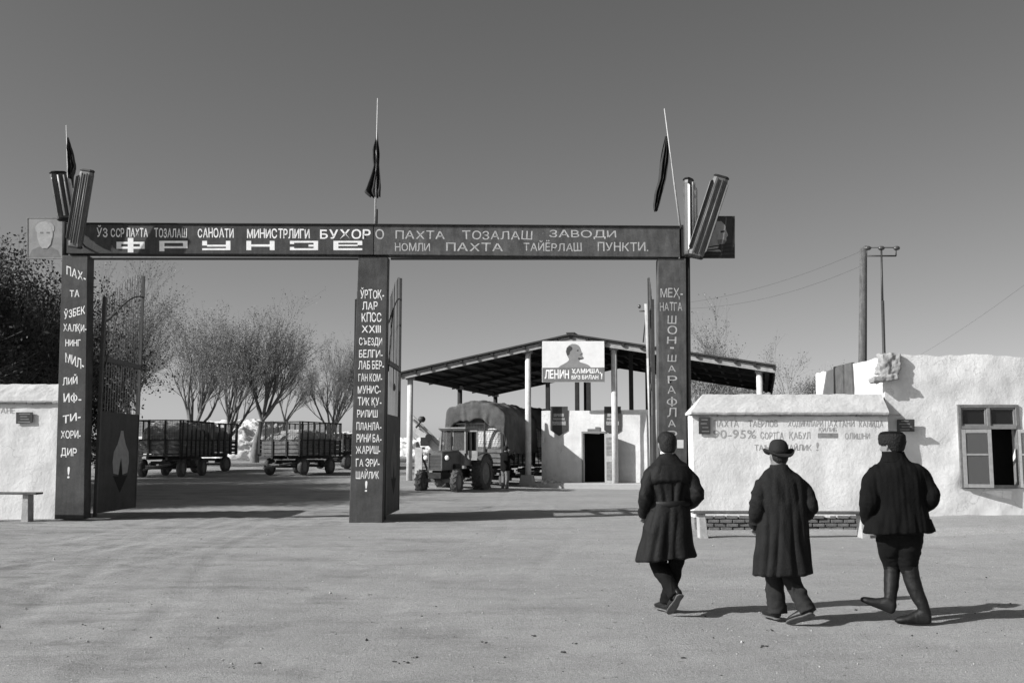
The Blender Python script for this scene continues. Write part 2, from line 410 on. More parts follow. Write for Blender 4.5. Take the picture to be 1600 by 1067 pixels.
# ------------------------------------------------------------------ ground
def axis(lo, hi, step, far_lo, far_hi, g=1.12):
    a = []; x = lo
    while x < hi: a.append(x); x += step
    s = step; x = hi
    while x < far_hi: a.append(x); s *= g; x += s
    a.append(far_hi)
    s = step; x = lo; pre = []
    while x > far_lo:
        s *= g; x -= s; pre.append(x)
    return pre[::-1]+a
def ruts(x, y):
    """wheel ruts: pairs that lead through the two gateways"""
    z = 0.0
    for (x0, a, b_, wob) in ((-6.9, -0.020, 0.0, 1.0), (-5.2, 0.010, -0.05, 3.0), (-6.0, -0.006, 0.02, 7.0), (0.4, -0.004, -0.03, 5.0)):
        c = x0+a*(22-y)**2+b_*(22-y)+0.25*math.sin(y*0.45+wob)
        for q in (-0.72, 0.72):
            d = abs(x-c-q)
            if d < 0.5: z += (-0.015*math.exp(-(d/0.13)**2)+0.007*math.exp(-((d-0.24)/0.09)**2))*(0.55+0.45*mnoise.noise(Vector((x*1.2, y*1.2, wob))))*(1 if x0 < 0 else 0.5)
    return z
def build_ground():
    xs = axis(-13, 13, 0.085, -1200, 1200); ys = axis(4.5, 24, 0.085, -60, 2500)
    vs_ = []
    for y in ys:
        for x in xs:
            z = ground_z(x, y)
            if y < 120 and abs(x) < 60:
                p = Vector((x*0.55, y*0.55, 0))
                z += 0.022*mnoise.noise(p)
                if y < 40: lf = 1.0+0.7*(1-sm(-5, 2.5, x)); z += lf*(0.004*mnoise.noise(p*4.3)+0.004*mnoise.noise(p*9.0)+0.003*mnoise.noise(p*21.0)); z += ruts(x, y) if 4 < y < 34 and -13 < x < 4 else 0.0; z -= 0.010*max(0, mnoise.noise(Vector((x*3.6, y*2.4, 9)))-0.42)*lf*3
            vs_.append((x, y, z))
    n = len(xs)
    fs = [(j*n+i, j*n+i+1, (j+1)*n+i+1, (j+1)*n+i) for j in range(len(ys)-1) for i in range(n-1)]
    me = bpy.data.meshes.new('ground'); me.from_pydata(vs_, [], fs); me.polygons.foreach_set('use_smooth', [True]*len(fs))
    me.materials.append(MATS['packed_dirt'])
    o = bpy.data.objects.new('ground', me); COL.objects.link(o); o['kind'] = 'structure'
build_ground()
def scatter():
    rnd = random.Random(3)
    mb = MB(); ml = MB()
    for k in range(1500):
        y = 4.5+rnd.random()**1.3*20; x = rnd.uniform(-0.58, 0.58)*y
        r = rnd.uniform(0.004, 0.012)*(1.8 if rnd.random() < 0.06 else 1)
        z = ground_z(x, y)+0.022*mnoise.noise(Vector((x*0.55, y*0.55, 0)))
        pts = [Vector((rnd.uniform(0.6, 1.2)*r*a, rnd.uniform(0.6, 1.2)*r*b_, rnd.uniform(0.5, 0.9)*r*c)) for a, b_, c in ((1, 0, 0), (-1, 0, 0), (0, 1, 0), (0, -1, 0), (0, 0, 1), (0, 0, -1))]
        (mb if rnd.random() < 0.6 else ml).add([p+Vector((x, y, z+r*0.3)) for p in pts], [(0, 2, 4), (2, 1, 4), (1, 3, 4), (3, 0, 4), (2, 0, 5), (1, 2, 5), (3, 1, 5), (0, 3, 5)])
    for px, py in ((362, 1043), (398, 1037), (658, 963), (757, 1004), (884, 1018), (634, 1034), (995, 996), (1195, 1010), (648, 1027), (836, 993), (1201, 984), (1069, 1029), (615, 1034), (576, 930), (900, 1005)):
        d = ray(px, py); t = -CAMZ/d.z; p = Vector((d.x*t, d.y*t, 0))
        for q in range(3):
            r = rnd.uniform(0.006, 0.017)
            ml.ball((p.x+rnd.uniform(-.03, .03), p.y+rnd.uniform(-.03, .03), ground_z(p.x, p.y)+0.004), (r, r*0.8, r*0.5), 6, 4)
    tag(mb.build('pebbles', 'stone'), 'small pale pebbles strewn over the dirt forecourt', 'pebbles', kind='stuff')
    tag(ml.build('ground_litter', 'litter'), 'dark crumbs of litter and clods on the dirt forecourt', 'litter', kind='stuff')
scatter()

# ------------------------------------------------------------------ plastered walls
def plaster_grid(mb, origin, ux, uz, nrm, W, H, nx, nz_, amp, hole=None, freq=1.3, seed=0.0, keep_edges=True, topwave=0.0):
    """a wall face as an uneven grid; hole = (x0,x1,z0,z1)"""
    xs = [W*i/nx for i in range(nx+1)]; zs = [H*i/nz_ for i in range(nz_+1)]
    if hole:
        for val, arr in ((hole[0], xs), (hole[1], xs), (hole[2], zs), (hole[3], zs)):
            k = min(range(len(arr)), key=lambda i: abs(arr[i]-val)); arr[k] = val
    vs_ = []; idx = {}
    for j, z in enumerate(zs):
        for i, x in enumerate(xs):
            d = amp*(mnoise.noise(Vector((x*freq+seed, z*freq, seed)))+0.4*mnoise.noise(Vector((x*freq*3.1+seed, z*freq*3.1, 5.0))))
            if hole and hole[0]-0.01 <= x <= hole[1]+0.01 and hole[2]-0.01 <= z <= hole[3]+0.01: d = 0
            if keep_edges and (i == 0 or i == nx): d = 0
            zz = z + (topwave*mnoise.noise(Vector((x*0.8+seed, 3.0, 0)))+topwave*0.35*mnoise.noise(Vector((x*4+seed, 7.0, 0))) if j == nz_ else 0)
            idx[(i, j)] = len(vs_); vs_.append(Vector(origin)+Vector(ux)*x+Vector(uz)*zz+Vector(nrm)*d)
    fs = []
    for j in range(nz_):
        for i in range(nx):
            cx = (xs[i]+xs[i+1])/2; cz = (zs[j]+zs[j+1])/2
            if hole and hole[0] < cx < hole[1] and hole[2] < cz < hole[3]: continue
            fs.append((idx[(i, j)], idx[(i+1, j)], idx[(i+1, j+1)], idx[(i, j+1)]))
    mb.add(vs_, fs)

# right-hand wall with painted slogan
WY = 20.5
def right_wall():
    x0 = at(1083, 700, WY).x; x1 = at(1389, 700, WY).x
    zt = at(1200, 648, WY).z; zr = at(1200, 616, WY+0.35).z
    t = thing('boundary_wall', 'white plastered wall with painted slogan, sloping coping and brick footing behind the long bench', 'wall', (x0, WY, 0))
    mb = MB(); D = 0.55
    plaster_grid(mb, (x0, WY, 0.24), (1, 0, 0), (0, 0, 1), (0, -1, 0), x1-x0, zt-0.24, 60, 34, 0.016, seed=2.0)
    plaster_grid(mb, (x0, WY+D, 0.24), (0, -1, 0), (0, 0, 1), (-1, 0, 0), D, zt-0.24, 8, 30, 0.0)
    plaster_grid(mb, (x1, WY+D, 0.24), (-1, 0, 0), (0, 0, 1), (0, 1, 0), x1-x0, zt-0.24, 20, 10, 0.01)
    mb.add([(x0, WY, 0.24), (x1, WY, 0.24), (x1, WY+D, 0.24), (x0, WY+D, 0.24)], [(0, 1, 2, 3)])
    mb.build('plaster', 'whitewash', t, True, True, fix=False)
    # sloping coping, hipped at its left end
    c = MB(); e = 0.04
    nx = 48; rows = []
    for j in range(9):
        v = j/8.0; row = []
        for i in range(nx+1):
            u = i/nx
            xl = lerp(x0-0.03, at(1098, 616, WY+0.35).x, v); x = lerp(xl, x1+0.02, u)
            y = lerp(WY-e, WY+0.33, v); z = lerp(zt+0.05, zr, v) + 0.018*mnoise.noise(Vector((x*2.1, v*3, 1)))*(1 if j else 0.6)+0.012*mnoise.noise(Vector((x*7, v*8, 1)))
            row.append(Vector((x, y, z)))
        rows.append(row)
    c.loft(rows, cap=False, closed=False)
    back = [Vector((p.x, 2*(WY+0.33)-p.y, p.z)) for p in rows[0]]
    c.loft([rows[-1], back], cap=False, closed=False)
    low = [Vector((p.x, p.y+0.01, p.z-0.045)) for p in rows[0]]; lowb = [Vector((p.x, p.y, p.z-0.045)) for p in back]
    c.loft([low, rows[0]], cap=False, closed=False); c.loft([back, lowb, low], cap=False, closed=False)
    hip = [rows[j][0] for j in range(9)]
    c.add(hip+[back[0], lowb[0], low[0]], [tuple(range(9))+(9, 10, 11)])
    c.build('coping', 'whitewash_old', t, False, True)
    rnd = random.Random(5); x = x0-0.06       # the row of reeds or lath ends under the coping, uneven
    g = MB()
    while x < x1:
        w = rnd.uniform(0.10, 0.26)
        g.box((x+w/2, WY-0.035+rnd.uniform(-.01, .01), zt-0.012+rnd.uniform(-.008, .008)), (w*0.97, 0.07, 0.035)); x += w
    g.build('eave_lath', 'bench_wood', t, False, True)
    # brick footing: each brick a part
    core = MB(); core.box(((x0+x1)/2, WY+0.30, 0.10), (x1-x0-0.02, 0.46, 0.275)); core.build('footing_core', 'mortar', t, False, True)
    bm_ = MB(); bm_.box((0, 0, 0), (0.235, 0.12, 0.066)); proto = None
    for r_ in range(4):
        x = x0+0.02+(0.125 if r_ % 2 else 0)
        while x < x1-0.22:
            loc = Vector((x+0.12, WY+0.035+rnd.uniform(-.02, .02), 0.03+r_*0.079-0.04+0.02))-t.location
            if proto is None:
                proto = bm_.build('brick', 'brick_dark', t); bevel(proto, 0.006, 1); b_ = proto; b_.location = loc
            else: b_ = share(proto, t, loc)
            b_.rotation_euler = (rnd.uniform(-.03, .03), rnd.uniform(-.03, .03), rnd.uniform(-.06, .06)); b_.scale = (rnd.uniform(.9, 1.02), 1, rnd.uniform(.88, 1.02)); x += 0.25
    def disp(x, z):      # follows the uneven plaster
        X = (x-x0)*1.3+2.0; Z = (z-0.24)*1.3; X3 = (x-x0)*1.3*3.1+2.0; Z3 = (z-0.24)*1.3*3.1
        return -0.016*(mnoise.noise(Vector((X, Z, 2.0)))+0.4*mnoise.noise(Vector((X3, Z3, 5.0))))
    words(t, 'slogan_word', 'wall_letters', (('ПАХТА', (1115, 656, 1154, 667)), ('ТАЁРЛОВ', (1169, 654, 1215, 667)), ('ХОДИМЛАРИ', (1231, 657, 1286, 668)), ('ПАХТАНИ', (1289, 656, 1335, 667)), ('КАМИДА', (1342, 657, 1380, 669)),
                  ('90-95%', (1114, 671, 1181, 685)), ('СОРТГА', (1188, 674, 1224, 686)), ('ҚАБУЛ', (1233, 674, 1266, 688)), ('ҚИЛИБ', (1279, 667, 1307, 676)), ('ОЛИШНИ', (1320, 676, 1359, 686)),
                  ('ТАЪМИНЛАЙЛИК', (1179, 692, 1268, 704)), ('!', (1275, 691, 1279, 704))), WY-0.004, 0.006, 0, disp)
    p = MB(); flat(p, [(1278, 684), (1309, 684), (1309, 676.5), (1278, 676.5)], WY-0.005); p.v = [(x, y+disp(x, z), z) for x, y, z in p.v]; p.build('painted_out_patch', 'wall_patch', t, False, True)
right_wall()

def plaque(rect, Y, label, tilt=0.0):
    x0, y0, x1, y1 = rect
    t = thing('plaque', label, 'plaque', at((x0+x1)/2, y1, Y))
    m = MB(); m.prism([at(x0, y1, Y-0.03), at(x1, y1-tilt, Y-0.03), at(x1+tilt*0.4, y0, Y-0.03), at(x0, y0, Y-0.03)], (0, 0.022, 0)); m.build('board', 'plaque_dark', t, False, True)
    rnd = random.Random(int(x0))
    n = 4
    for k in range(n):
        yy = lerp(y0, y1, (k+0.6)/(n+0.3)); a = rnd.uniform(0.1, 0.3); b_ = rnd.uniform(0.65, 0.9)
        f = MB(); flat(f, [(lerp(x0, x1, a), yy+0.6), (lerp(x0, x1, b_), yy+0.6), (lerp(x0, x1, b_), yy-0.6), (lerp(x0, x1, a), yy-0.6)], Y-0.032); f.build('faded_line', 'plaque_light', t, False, True)
plaque((1092, 652, 1110, 678), WY-0.02, 'small dark upright plaque left of the painted wall slogan')
plaque((1402, 655, 1429, 674), 20.72, 'small dark oblong plaque on the white building above the fur hat')

def bench(label, p0, p1, Y, seat_py, leg_pxs, w=0.30):
    a = at(p0, seat_py, Y); b_ = at(p1, seat_py+1, Y)
    t = thing('bench', label, 'bench', ((a.x+b_.x)/2, Y, ground_z((a.x+b_.x)/2, Y)))
    s = MB(); s.bar(a+V(0, 0, -0.022), b_+V(0, 0, -0.022), w, 0.045); o = s.build('seat', 'bench_wood', t, False, True); bevel(o, 0.008)
    for px in leg_pxs:
        x = at(px, seat_py, Y).x; gz = ground_z(x, Y)-0.05
        l = MB(); zt = a.z-0.046
        l.prism([(x-0.07, Y-0.10, zt), (x+0.05, Y-0.10, zt), (x+0.10, Y-0.14, gz), (x-0.06, Y-0.14, gz)], (0, 0.26, 0)); o = l.build('leg', 'bench_leg', t, False, True); bevel(o, 0.008)
bench('long plank bench on two posts in front of the slogan wall', 1081, 1364, 18.6, 798, (1096, 1347))

# left-hand wall
def left_wall():
    Y = 22.75; x0 = at(-160, 700, Y).x; x1 = at(92, 700, Y).x; zt = at(40, 629, Y).z; zr = at(40, 600, Y+0.3).z; D = 0.55; gz = 0.0
    t = thing('boundary_wall', 'white plastered wall with rough coping left of the painted gate', 'wall', (x1, Y, 0))
    mb = MB()
    plaster_grid(mb, (x0, Y, gz), (1, 0, 0), (0, 0, 1), (0, -1, 0), x1-x0, zt-gz, 50, 36, 0.02, seed=9.0)
    plaster_grid(mb, (x1, Y, gz), (0, 1, 0), (0, 0, 1), (1, 0, 0), D, zt-gz, 6, 20, 0.0)
    plaster_grid(mb, (x1, Y+D, gz), (-1, 0, 0), (0, 0, 1), (0, 1, 0), x1-x0, zt-gz, 10, 8, 0.01)
    mb.build('plaster', 'whitewash', t, True, True, fix=False)
    c = MB(); rows = []; nx = 40
    for j in range(7):
        v = j/6.0
        rows.append([Vector((lerp(x0, x1+0.02, i/nx), lerp(Y-0.06, Y+0.3, v), lerp(zt+0.04, zr, v**0.8)+0.02*mnoise.noise(Vector((i*0.4, v*3, 4)))+0.014*mnoise.noise(Vector((i*1.3, v*7, 4))))) for i in range(nx+1)])
    c.loft(rows, cap=False, closed=False)
    back = [Vector((p.x, 2*(Y+0.3)-p.y, p.z)) for p in rows[0]]; c.loft([rows[-1], back], cap=False, closed=False)
    low = [Vector((p.x, p.y+0.01, p.z-0.05)) for p in rows[0]]; lowb = [Vector((p.x, p.y, p.z-0.05)) for p in back]
    c.loft([low, rows[0]], cap=False, closed=False); c.loft([back, lowb, low], cap=False, closed=False)
    c.add([r_[-1] for r_ in rows]+[back[-1], lowb[-1], low[-1]], [tuple(range(10))])
    c.build('coping', 'whitewash_old', t, False, True)
    g = MB(); rnd = random.Random(8); x = x0
    while x < x1-0.3:
        w = rnd.uniform(0.1, 0.3); g.box((x+w/2, Y-0.03, zt-0.014+rnd.uniform(-.01, .01)), (w*0.96, 0.07, 0.04)); x += w
    g.build('eave_lath', 'bench_wood', t, False, True)
    words(t, 'faint_word', 'wall_letters', (('СТАНЕ', (-16, 636, 23, 646)),), Y-0.004, 0.004, 0, lambda x, z: -0.02*(mnoise.noise(Vector(((x-x0)*1.3+9, (z-gz)*1.3, 9.0)))+0.4*mnoise.noise(Vector(((x-x0)*4.03+9, (z-gz)*4.03, 5.0)))))
    return Y
LWY = left_wall()
plaque((25, 644, 50, 662), LWY-0.02, 'small dark plaque on the white wall left of the gate', 2.0)
bench('bench with dark plank seat against the left white wall', -120, 62, 21.8, 768, (44, -70), 0.34)

# ------------------------------------------------------------------ white building on the right
BY = 20.8
def building():
    xa = at(1386, 700, BY).x; W = 7.0; H = at(1500, 556, BY).z; D = 4.7; gz = -0.05
    t = thing('whitewashed_building', 'low whitewashed mud building with a casement window at the right edge', 'building', (xa, BY, 0))
    wx0 = at(1498, 700, BY).x-xa; wx1 = at(1594, 700, BY).x-xa; wz0 = at(1540, 763, BY).z-gz; wz1 = at(1540, 632, BY).z-gz
    mb = MB()
    plaster_grid(mb, (xa, BY, gz), (1, 0, 0), (0, 0, 1), (0, -1, 0), W, H-gz, 90, 50, 0.04, (wx0, wx1, wz0, wz1), 1.1, 3.0, True, 0.08)
    plaster_grid(mb, (xa, BY+D, gz), (0, -1, 0), (0, 0, 1), (-1, 0, 0), D, H-gz-0.02, 50, 44, 0.034, None, 1.1, 6.0, True, 0.09)
    plaster_grid(mb, (xa+W, BY, gz), (0, 1, 0), (0, 0, 1), (1, 0, 0), D, H-gz, 8, 8, 0.0)
    plaster_grid(mb, (xa+W, BY+D, gz), (-1, 0, 0), (0, 0, 1), (0, 1, 0), W, H-gz-0.02, 8, 8, 0.0)
    X0 = xa+wx0; X1 = xa+wx1; Z0 = gz+wz0; Z1 = gz+wz1; rd = 0.32
    mb.add([(X0, BY, Z0), (X1, BY, Z0), (X1, BY, Z1), (X0, BY, Z1), (X0, BY+rd, Z0), (X1, BY+rd, Z0), (X1, BY+rd, Z1), (X0, BY+rd, Z1)], [(0, 1, 5, 4), (1, 2, 6, 5), (2, 3, 7, 6), (3, 0, 4, 7)])
    mb.build('plaster', 'whitewash', t, True, True, fix=False)
    r_ = MB(); r_.box((xa+W/2, BY+D/2, H-0.16), (W-0.04, D-0.06, 0.14)); r_.build('flat_roof', 'roof_clay', t, False, True)
    inn = MB(); inn.box((xa+W/2, BY+1.6, 1.5), (W-0.3, 0.05, 3.0)); inn.build('inner_wall', 'room_shade', t, False, True)
    # rounded plaster corner with a projecting rain spout
    s = MB(); z = at(1400, 592, BY).z
    s.box((xa+0.06, BY-0.02, z+0.16), (0.42, 0.22, 0.16), Matrix.Rotation(R(8), 3, 'Y')); s.box((xa-0.05, BY-0.10, z), (0.55, 0.28, 0.12), Matrix.Rotation(R(-6), 3, 'Y'))
    s.box((xa+0.12, BY+0.02, z+0.36), (0.40, 0.30, 0.34))
    o = s.build('corner_spout', 'mud_plaster', t, True, True)
    md = o.modifiers.new('remesh', 'REMESH'); md.mode = 'VOXEL'; md.voxel_size = 0.022; md.use_smooth_shade = True
    md = o.modifiers.new('smooth', 'SMOOTH'); md.factor = 0.5; md.iterations = 4
    tx = bpy.data.textures.new('mud_lumps', 'CLOUDS'); tx.noise_scale = 0.13; tx.noise_depth = 3
    md = o.modifiers.new('lumps', 'DISPLACE'); md.texture = tx; md.strength = 0.12; md.mid_level = 0.5
    # two dark strips set on the side wall
    for k, (ya, yb) in enumerate(((2.50, 3.15), (1.88, 2.36))):
        f = MB(); f.prism([(xa-0.035, BY+ya, H+0.03), (xa-0.035, BY+yb, H+0.03), (xa-0.035, BY+yb+0.12, 1.9), (xa-0.035, BY+ya-0.04, 1.9)], (0.08, 0, 0)); f.build('side_strip', 'strip_dark', t, False, True)
    # window
    w = bpy.data.objects.new('window', None)
    fr = MB(); d = 0.07; fy = BY+0.02
    def bx(x0, x1, z0, z1, y, dep, m=fr): m.box(((x0+x1)/2, y, (z0+z1)/2), (x1-x0, dep, z1-z0))
    e = 0.003
    bx(X0+e, X0+d, Z0+e, Z1-e, fy, 0.12); bx(X1-d, X1-e, Z0+e, Z1-e, fy, 0.12); bx(X0+d, X1-d, Z1-d, Z1-e, fy, 0.116); bx(X0+d, X1-d, Z0+e, Z0+d, fy, 0.116)
    zt = at(1540, 668, BY).z; xm = (X0+X1)/2
    win = fr.build('window', 'window_paint', t, False, True); bevel(win, 0.006, 1)
    tr = MB(); bx(X0+d+e, X1-d-e, zt-0.03, zt+0.035, fy-0.015, 0.10, tr); bx(xm-0.03, xm+0.03, zt+0.035, Z1-d-e, fy-0.012, 0.09, tr); tr.build('transom', 'window_paint_light', win, False, True)
    for xa_, xb_ in ((X0+d, xm-0.03), (xm+0.03, X1-d)):
        l = MB(); q = 0.035; yy = fy-0.002
        bx(xa_+e, xa_+q, zt+0.036, Z1-d-e, yy, 0.05, l); bx(xb_-q, xb_-e, zt+0.036, Z1-d-e, yy, 0.05, l); bx(xa_+q, xb_-q, Z1-d-q, Z1-d-e, yy, 0.048, l); bx(xa_+q, xb_-q, zt+0.036, zt+0.036+q, yy, 0.048, l)
        l.build('top_sash', 'window_paint_light', win, False, True)
        p = MB(); bx(xa_+q, xb_-q, zt+0.036+q, Z1-d-q, yy+0.01, 0.006, p); p.build('pane', 'pane_dark', win, False, True)
    def casement(hx, sgn, ang, mt):
        c = MB(); p = MB(); w_ = xm-X0-d-0.01; z0 = Z0+0.02; z1 = zt-0.04; ca = math.cos(ang); sa = math.sin(ang); yb = BY-0.06
        def loc(u, v): return Vector((hx+sgn*(u*ca)+0, yb-u*sa+v*0, 0))
        def pc(u0, u1, za, zb, m, th):
            a = Vector((hx+sgn*u0*ca, yb-u0*sa, 0)); b_ = Vector((hx+sgn*u1*ca, yb-u1*sa, 0))
            m.bar(a+V(0, 0, (za+zb)/2), b_+V(0, 0, (za+zb)/2), th, zb-za)
        q = 0.075
        pc(0, q, z0, z1, c, 0.045); pc(w_-q, w_, z0, z1, c, 0.045); pc(q, w_-q, z0, z0+q, c, 0.042); pc(q, w_-q, z1-q, z1, c, 0.042); pc(q, w_-q, (z0+z1)/2+0.06, (z0+z1)/2+0.10, c, 0.04)
        o = c.build('casement', mt, win, False, True); bevel(o, 0.005, 1)
        pc(q, w_-q, z0+q, (z0+z1)/2+0.06, p, 0.006); pc(q, w_-q, (z0+z1)/2+0.10, z1-q, p, 0.006); p.build('pane', 'pane_dusty', win, False, True)
    casement(X0+0.05, 1, R(22), 'window_paint_light'); casement(X1-0.05, -1, R(112), 'window_paint_light')
    sl = MB(); sl.box((xm, BY+0.12, Z0-0.005+0.03), (X1-X0-0.01, 0.3, 0.04)); sl.build('inner_sill', 'window_paint', win, False, True)
building()
def bank():
    mb = MB(); rows = []
    for j in range(26):
        v = j/25.0; row = []
        for i in range(61):
            u = i/60.0; x = lerp(7.0, 16, u); y = lerp(18.3, 20.9, v)
            edge = sm(0, 0.16+0.08*mnoise.noise(Vector((x*1.5, 0, 0))), v)*sm(0, 0.06, u)
            z = ground_z(x, y)-0.03+edge*(0.15+0.05*v)+0.02*mnoise.noise(Vector((x*2.6, y*2.6, 0)))+0.012*mnoise.noise(Vector((x*8, y*8, 0)))
            row.append(Vector((x, y, z)))
        rows.append(row)
    mb.loft(rows, cap=False, closed=False)
    o = mb.build('dirt_bank', 'packed_dirt', None, True); tag(o, 'low trodden bank of dirt along the foot of the white building', 'bank', kind='structure')
bank()

# ------------------------------------------------------------------ the painted gate
GY = 22.3
def gate():
    g = thing('entrance_gate', 'tall double gate frame with slogans painted on three pillars and a long beam', 'gate', (at(575, 820, GY).x, GY, 0))
    def slab(name, quad, Y, depth, m, inset=0.0):
        mb = MB(); mb.prism([at(x, y, Y) for x, y in quad], (0, depth, 0)); o = mb.build(name, m, g, False, True); bevel(o, 0.008, 1); return o
    pl = slab('pillar', [(85, 811), (131, 811), (137, 399), (97, 399)], GY, 0.36, 'pillar_paint')
    pc = slab('pillar', [(545, 819), (597, 822), (606, 401), (560, 401)], GY, 0.36, 'pillar_paint')
    pr = slab('pillar', [(1029, 822), (1074, 822), (1072, 404), (1028, 404)], GY, 0.30, 'gate_paint_worn')
    bl = slab('beam', [(104, 396), (583.6, 398), (583.6, 352), (104, 350)], GY-0.05, 0.34, 'gate_paint')
    br = slab('beam', [(584.2, 398), (1062, 402), (1062, 355), (584.2, 352)], GY-0.045, 0.34, 'gate_paint_worn')
    # cap strips along the beam and back posts
    for (a, b_, m) in (((104, 349.6), (583.6, 351.6), 'tar_timber'), ((584.2, 351.6), (1062, 354.6), 'tar_timber')):
        mb = MB(); p = at(a[0], a[1], GY-0.06); q = at(b_[0], b_[1], GY-0.06); mb.bar(p+V(0, 0.17, 0.012), q+V(0, 0.17, 0.012), 0.38, 0.022); mb.build('cap_strip', m, g, False, True)
    mb = MB(); mb.tube(at(1077.5, 822, GY+0.2), at(1074, 352, GY+0.2), 0.055, n=10); mb.build('post', 'iron', g, True, True)
    mb = MB(); mb.tube(at(102, 400, GY+0.2), at(102, 330, GY+0.2), 0.07, n=10); mb.build('post', 'tar_timber', g, True, True)
    mb = MB(); mb.box(at(1069, 378, GY+0.1), (0.16, 0.3, 0.72)); mb.build('post', 'tar_timber', g, False, True)
    mb = MB(); mb.box(at(588, 344, GY+0.1), (0.06, 0.06, 0.5)); mb.build('flag_socket', 'tar_timber', g, False, True)
    for a, b_ in ((140, 585), (610, 1058)):       # steel angle under the beam
        mb = MB(); mb.box((lerp(at(a, 400, GY).x, at(b_, 400, GY).x, 0.5), GY+0.1, at(800, 402, GY).z-0.02), (at(b_, 400, GY).x-at(a, 400, GY).x, 0.07, 0.04)); mb.build('tie_rail', 'iron', g, False, True)
    for px in (552, 589):
        mb = MB(); p = at(px, 824, GY); mb.box((p.x, GY+0.15, 0.0), (0.12, 0.3, 0.09)); mb.build('foot_stone', 'concrete', g, False, True)
    # lettering on the beam
    Yb = GY-0.052
    words(bl, 'painted_word', 'white_letters', [(q[0], (q[1], q[3], q[2], q[4])) for q in (('ЎЗ', 151, 168, 352, 371), ('ССР', 173, 194, 356, 371), ('ПАХТА', 198, 231, 356, 371), ('ТОЗАЛАШ', 241, 292, 356, 372), ('САНОАТИ', 309, 365, 356, 372), ('МИНИСТРЛИГИ', 386, 484, 357, 373), ('БУХОР', 500, 579, 358, 374))], Yb, 0.016, 0.5)
    T = 0.22; K = 0.27
    L_ = {'Ф': [(0, .10, 1, .33), (0, .62, 1, .85), (0, .33, .17, .62), (.83, .33, 1, .62), (.40, -.32, .60, .10), (.40, .33, .60, .62), (.40, .85, .60, 1.25)],
          'Р': [(0, 0, .18, 1.12), (.18, 0, 1, .23), (.18, .58, 1, .80), (.84, .23, 1, .58)],
          'У': [(0, 0, .17, .50), (.17, .42, .84, .62), (.84, 0, 1, 1.0), (0, .80, .84, 1.0)],
          'Н': [(0, 0, .17, 1), (.83, 0, 1, 1), (.17, .38, .83, .62)],
          'Э': [(0, 0, 1, .20), (0, .80, 1, 1), (.84, .20, 1, .80), (.66, .40, .84, .62), (0, .20, .15, .34), (0, .66, .15, .80)],
          'Е': [(0, 0, .17, 1), (.17, 0, 1, .20), (.84, .20, 1, .46), (.17, .40, .84, .56), (.17, .80, 1, 1)]}
    for c, a, b_ in (('Ф', 182, 226), ('Р', 249, 293), ('У', 316, 360), ('Н', 385, 429), ('Э', 453, 497), ('Е', 521, 566)):
        w = MB(); strokes(w, (a, 376.5, b_, 391), Yb, L_[c]); w.build('painted_letter', 'white_letters', bl, False, True)
    words(br, 'painted_word', 'faded_letters', [(q[0], (q[1], q[3], q[2], q[4])) for q in (('О', 586.5, 600, 358, 374), ('ПАХТА', 618, 695, 360, 374), ('ТОЗАЛАШ', 722, 832, 360, 375), ('ЗАВОДИ', 858, 963, 359, 374), ('НОМЛИ', 617, 672, 379, 393), ('ПАХТА', 697, 786, 379, 393), ('ТАЙЁРЛАШ', 818, 909, 375, 393), ('ПУНКТИ.', 934, 1013, 378, 393))], GY-0.047, 0.004, 0.6)
    # lettering on the pillars
    Yp = GY-0.002
    words(pl, 'painted_word', 'white_letters', (('ПАХ-', (104, 415, 134, 441), 12), ('ТА', (109, 453, 124, 464), 0), ('ЎЗБЕК', (100, 474, 133, 499), -9), ('ХАЛҚИ-', (99, 505, 135, 521), 1), ('НИНГ', (102, 530, 126, 541), 0), ('МИЛ-', (102, 550, 131, 578), 12), ('ЛИЙ', (98, 584, 121, 602), -2),
                      ('ИФ-', (99, 614, 127, 629), 0), ('ТИ-', (98, 643, 126, 662), -6), ('ХОРИ-', (95, 672, 126, 685), 0), ('ДИР', (95, 699, 120, 715), 1), ('!', (105, 729, 109, 747), 0)), Yp, 0.010)
    words(pc, 'painted_word', 'white_letters', (('ЎРТОҚ-', (563, 449, 600, 469)), ('ЛАР', (566, 471, 590, 484)), ('КПСС', (565, 488, 596, 503)), ('XXIII', (565, 508, 595, 520)), ('СЪЕЗДИ', (561, 527, 597, 542)), ('БЕЛГИ-', (561, 546, 598, 559)), ('ЛАБ БЕР-', (560, 563, 600, 577)),
                  ('ГАН КОМ-', (560, 583, 597, 596)), ('МУНИС-', (559, 602, 595, 615)), ('ТИК ҚУ-', (559, 620, 596, 636)), ('РИЛИШ', (558, 640, 590, 652)), ('ПЛАНЛА-', (557, 659, 596, 672)), ('РИНИ БА-', (557, 677, 596, 691)), ('ЖАРИШ-', (556, 696, 594, 709)), ('ГА ЭРИ-', (556, 716, 593, 729)), ('ШАЙЛИК', (556, 732, 592, 748)), ('!', (570, 751, 574, 768))), Yp, 0.008)
    words(pr, 'painted_word', 'faded_letters', (('МЕҲ-', (1032, 450, 1067, 468)), ('НАТГА', (1031, 472, 1066, 486)), ('Ш', (1043, 493, 1057, 506)), ('О', (1043, 509, 1058, 522)), ('Н', (1042, 526, 1057, 537)), ('-', (1047, 542, 1053, 545)), ('Ш', (1043, 554, 1057, 565)), ('А', (1044, 571, 1056, 581)), ('Р', (1043, 587, 1058, 599)), ('А', (1043, 603, 1056, 615)), ('Ф', (1042, 620, 1058, 635)), ('Л', (1043, 637, 1057, 651)), ('А', (1044, 656, 1056, 667)), ('Р', (1043, 673, 1058, 685))), Yp, 0.0)
    n = MB(); flat(n, [(1058, 700), (1068, 700), (1068, 687), (1058, 687)], Yp); n.build('paper_notice', 'poster_white', pr, False, True)
gate()

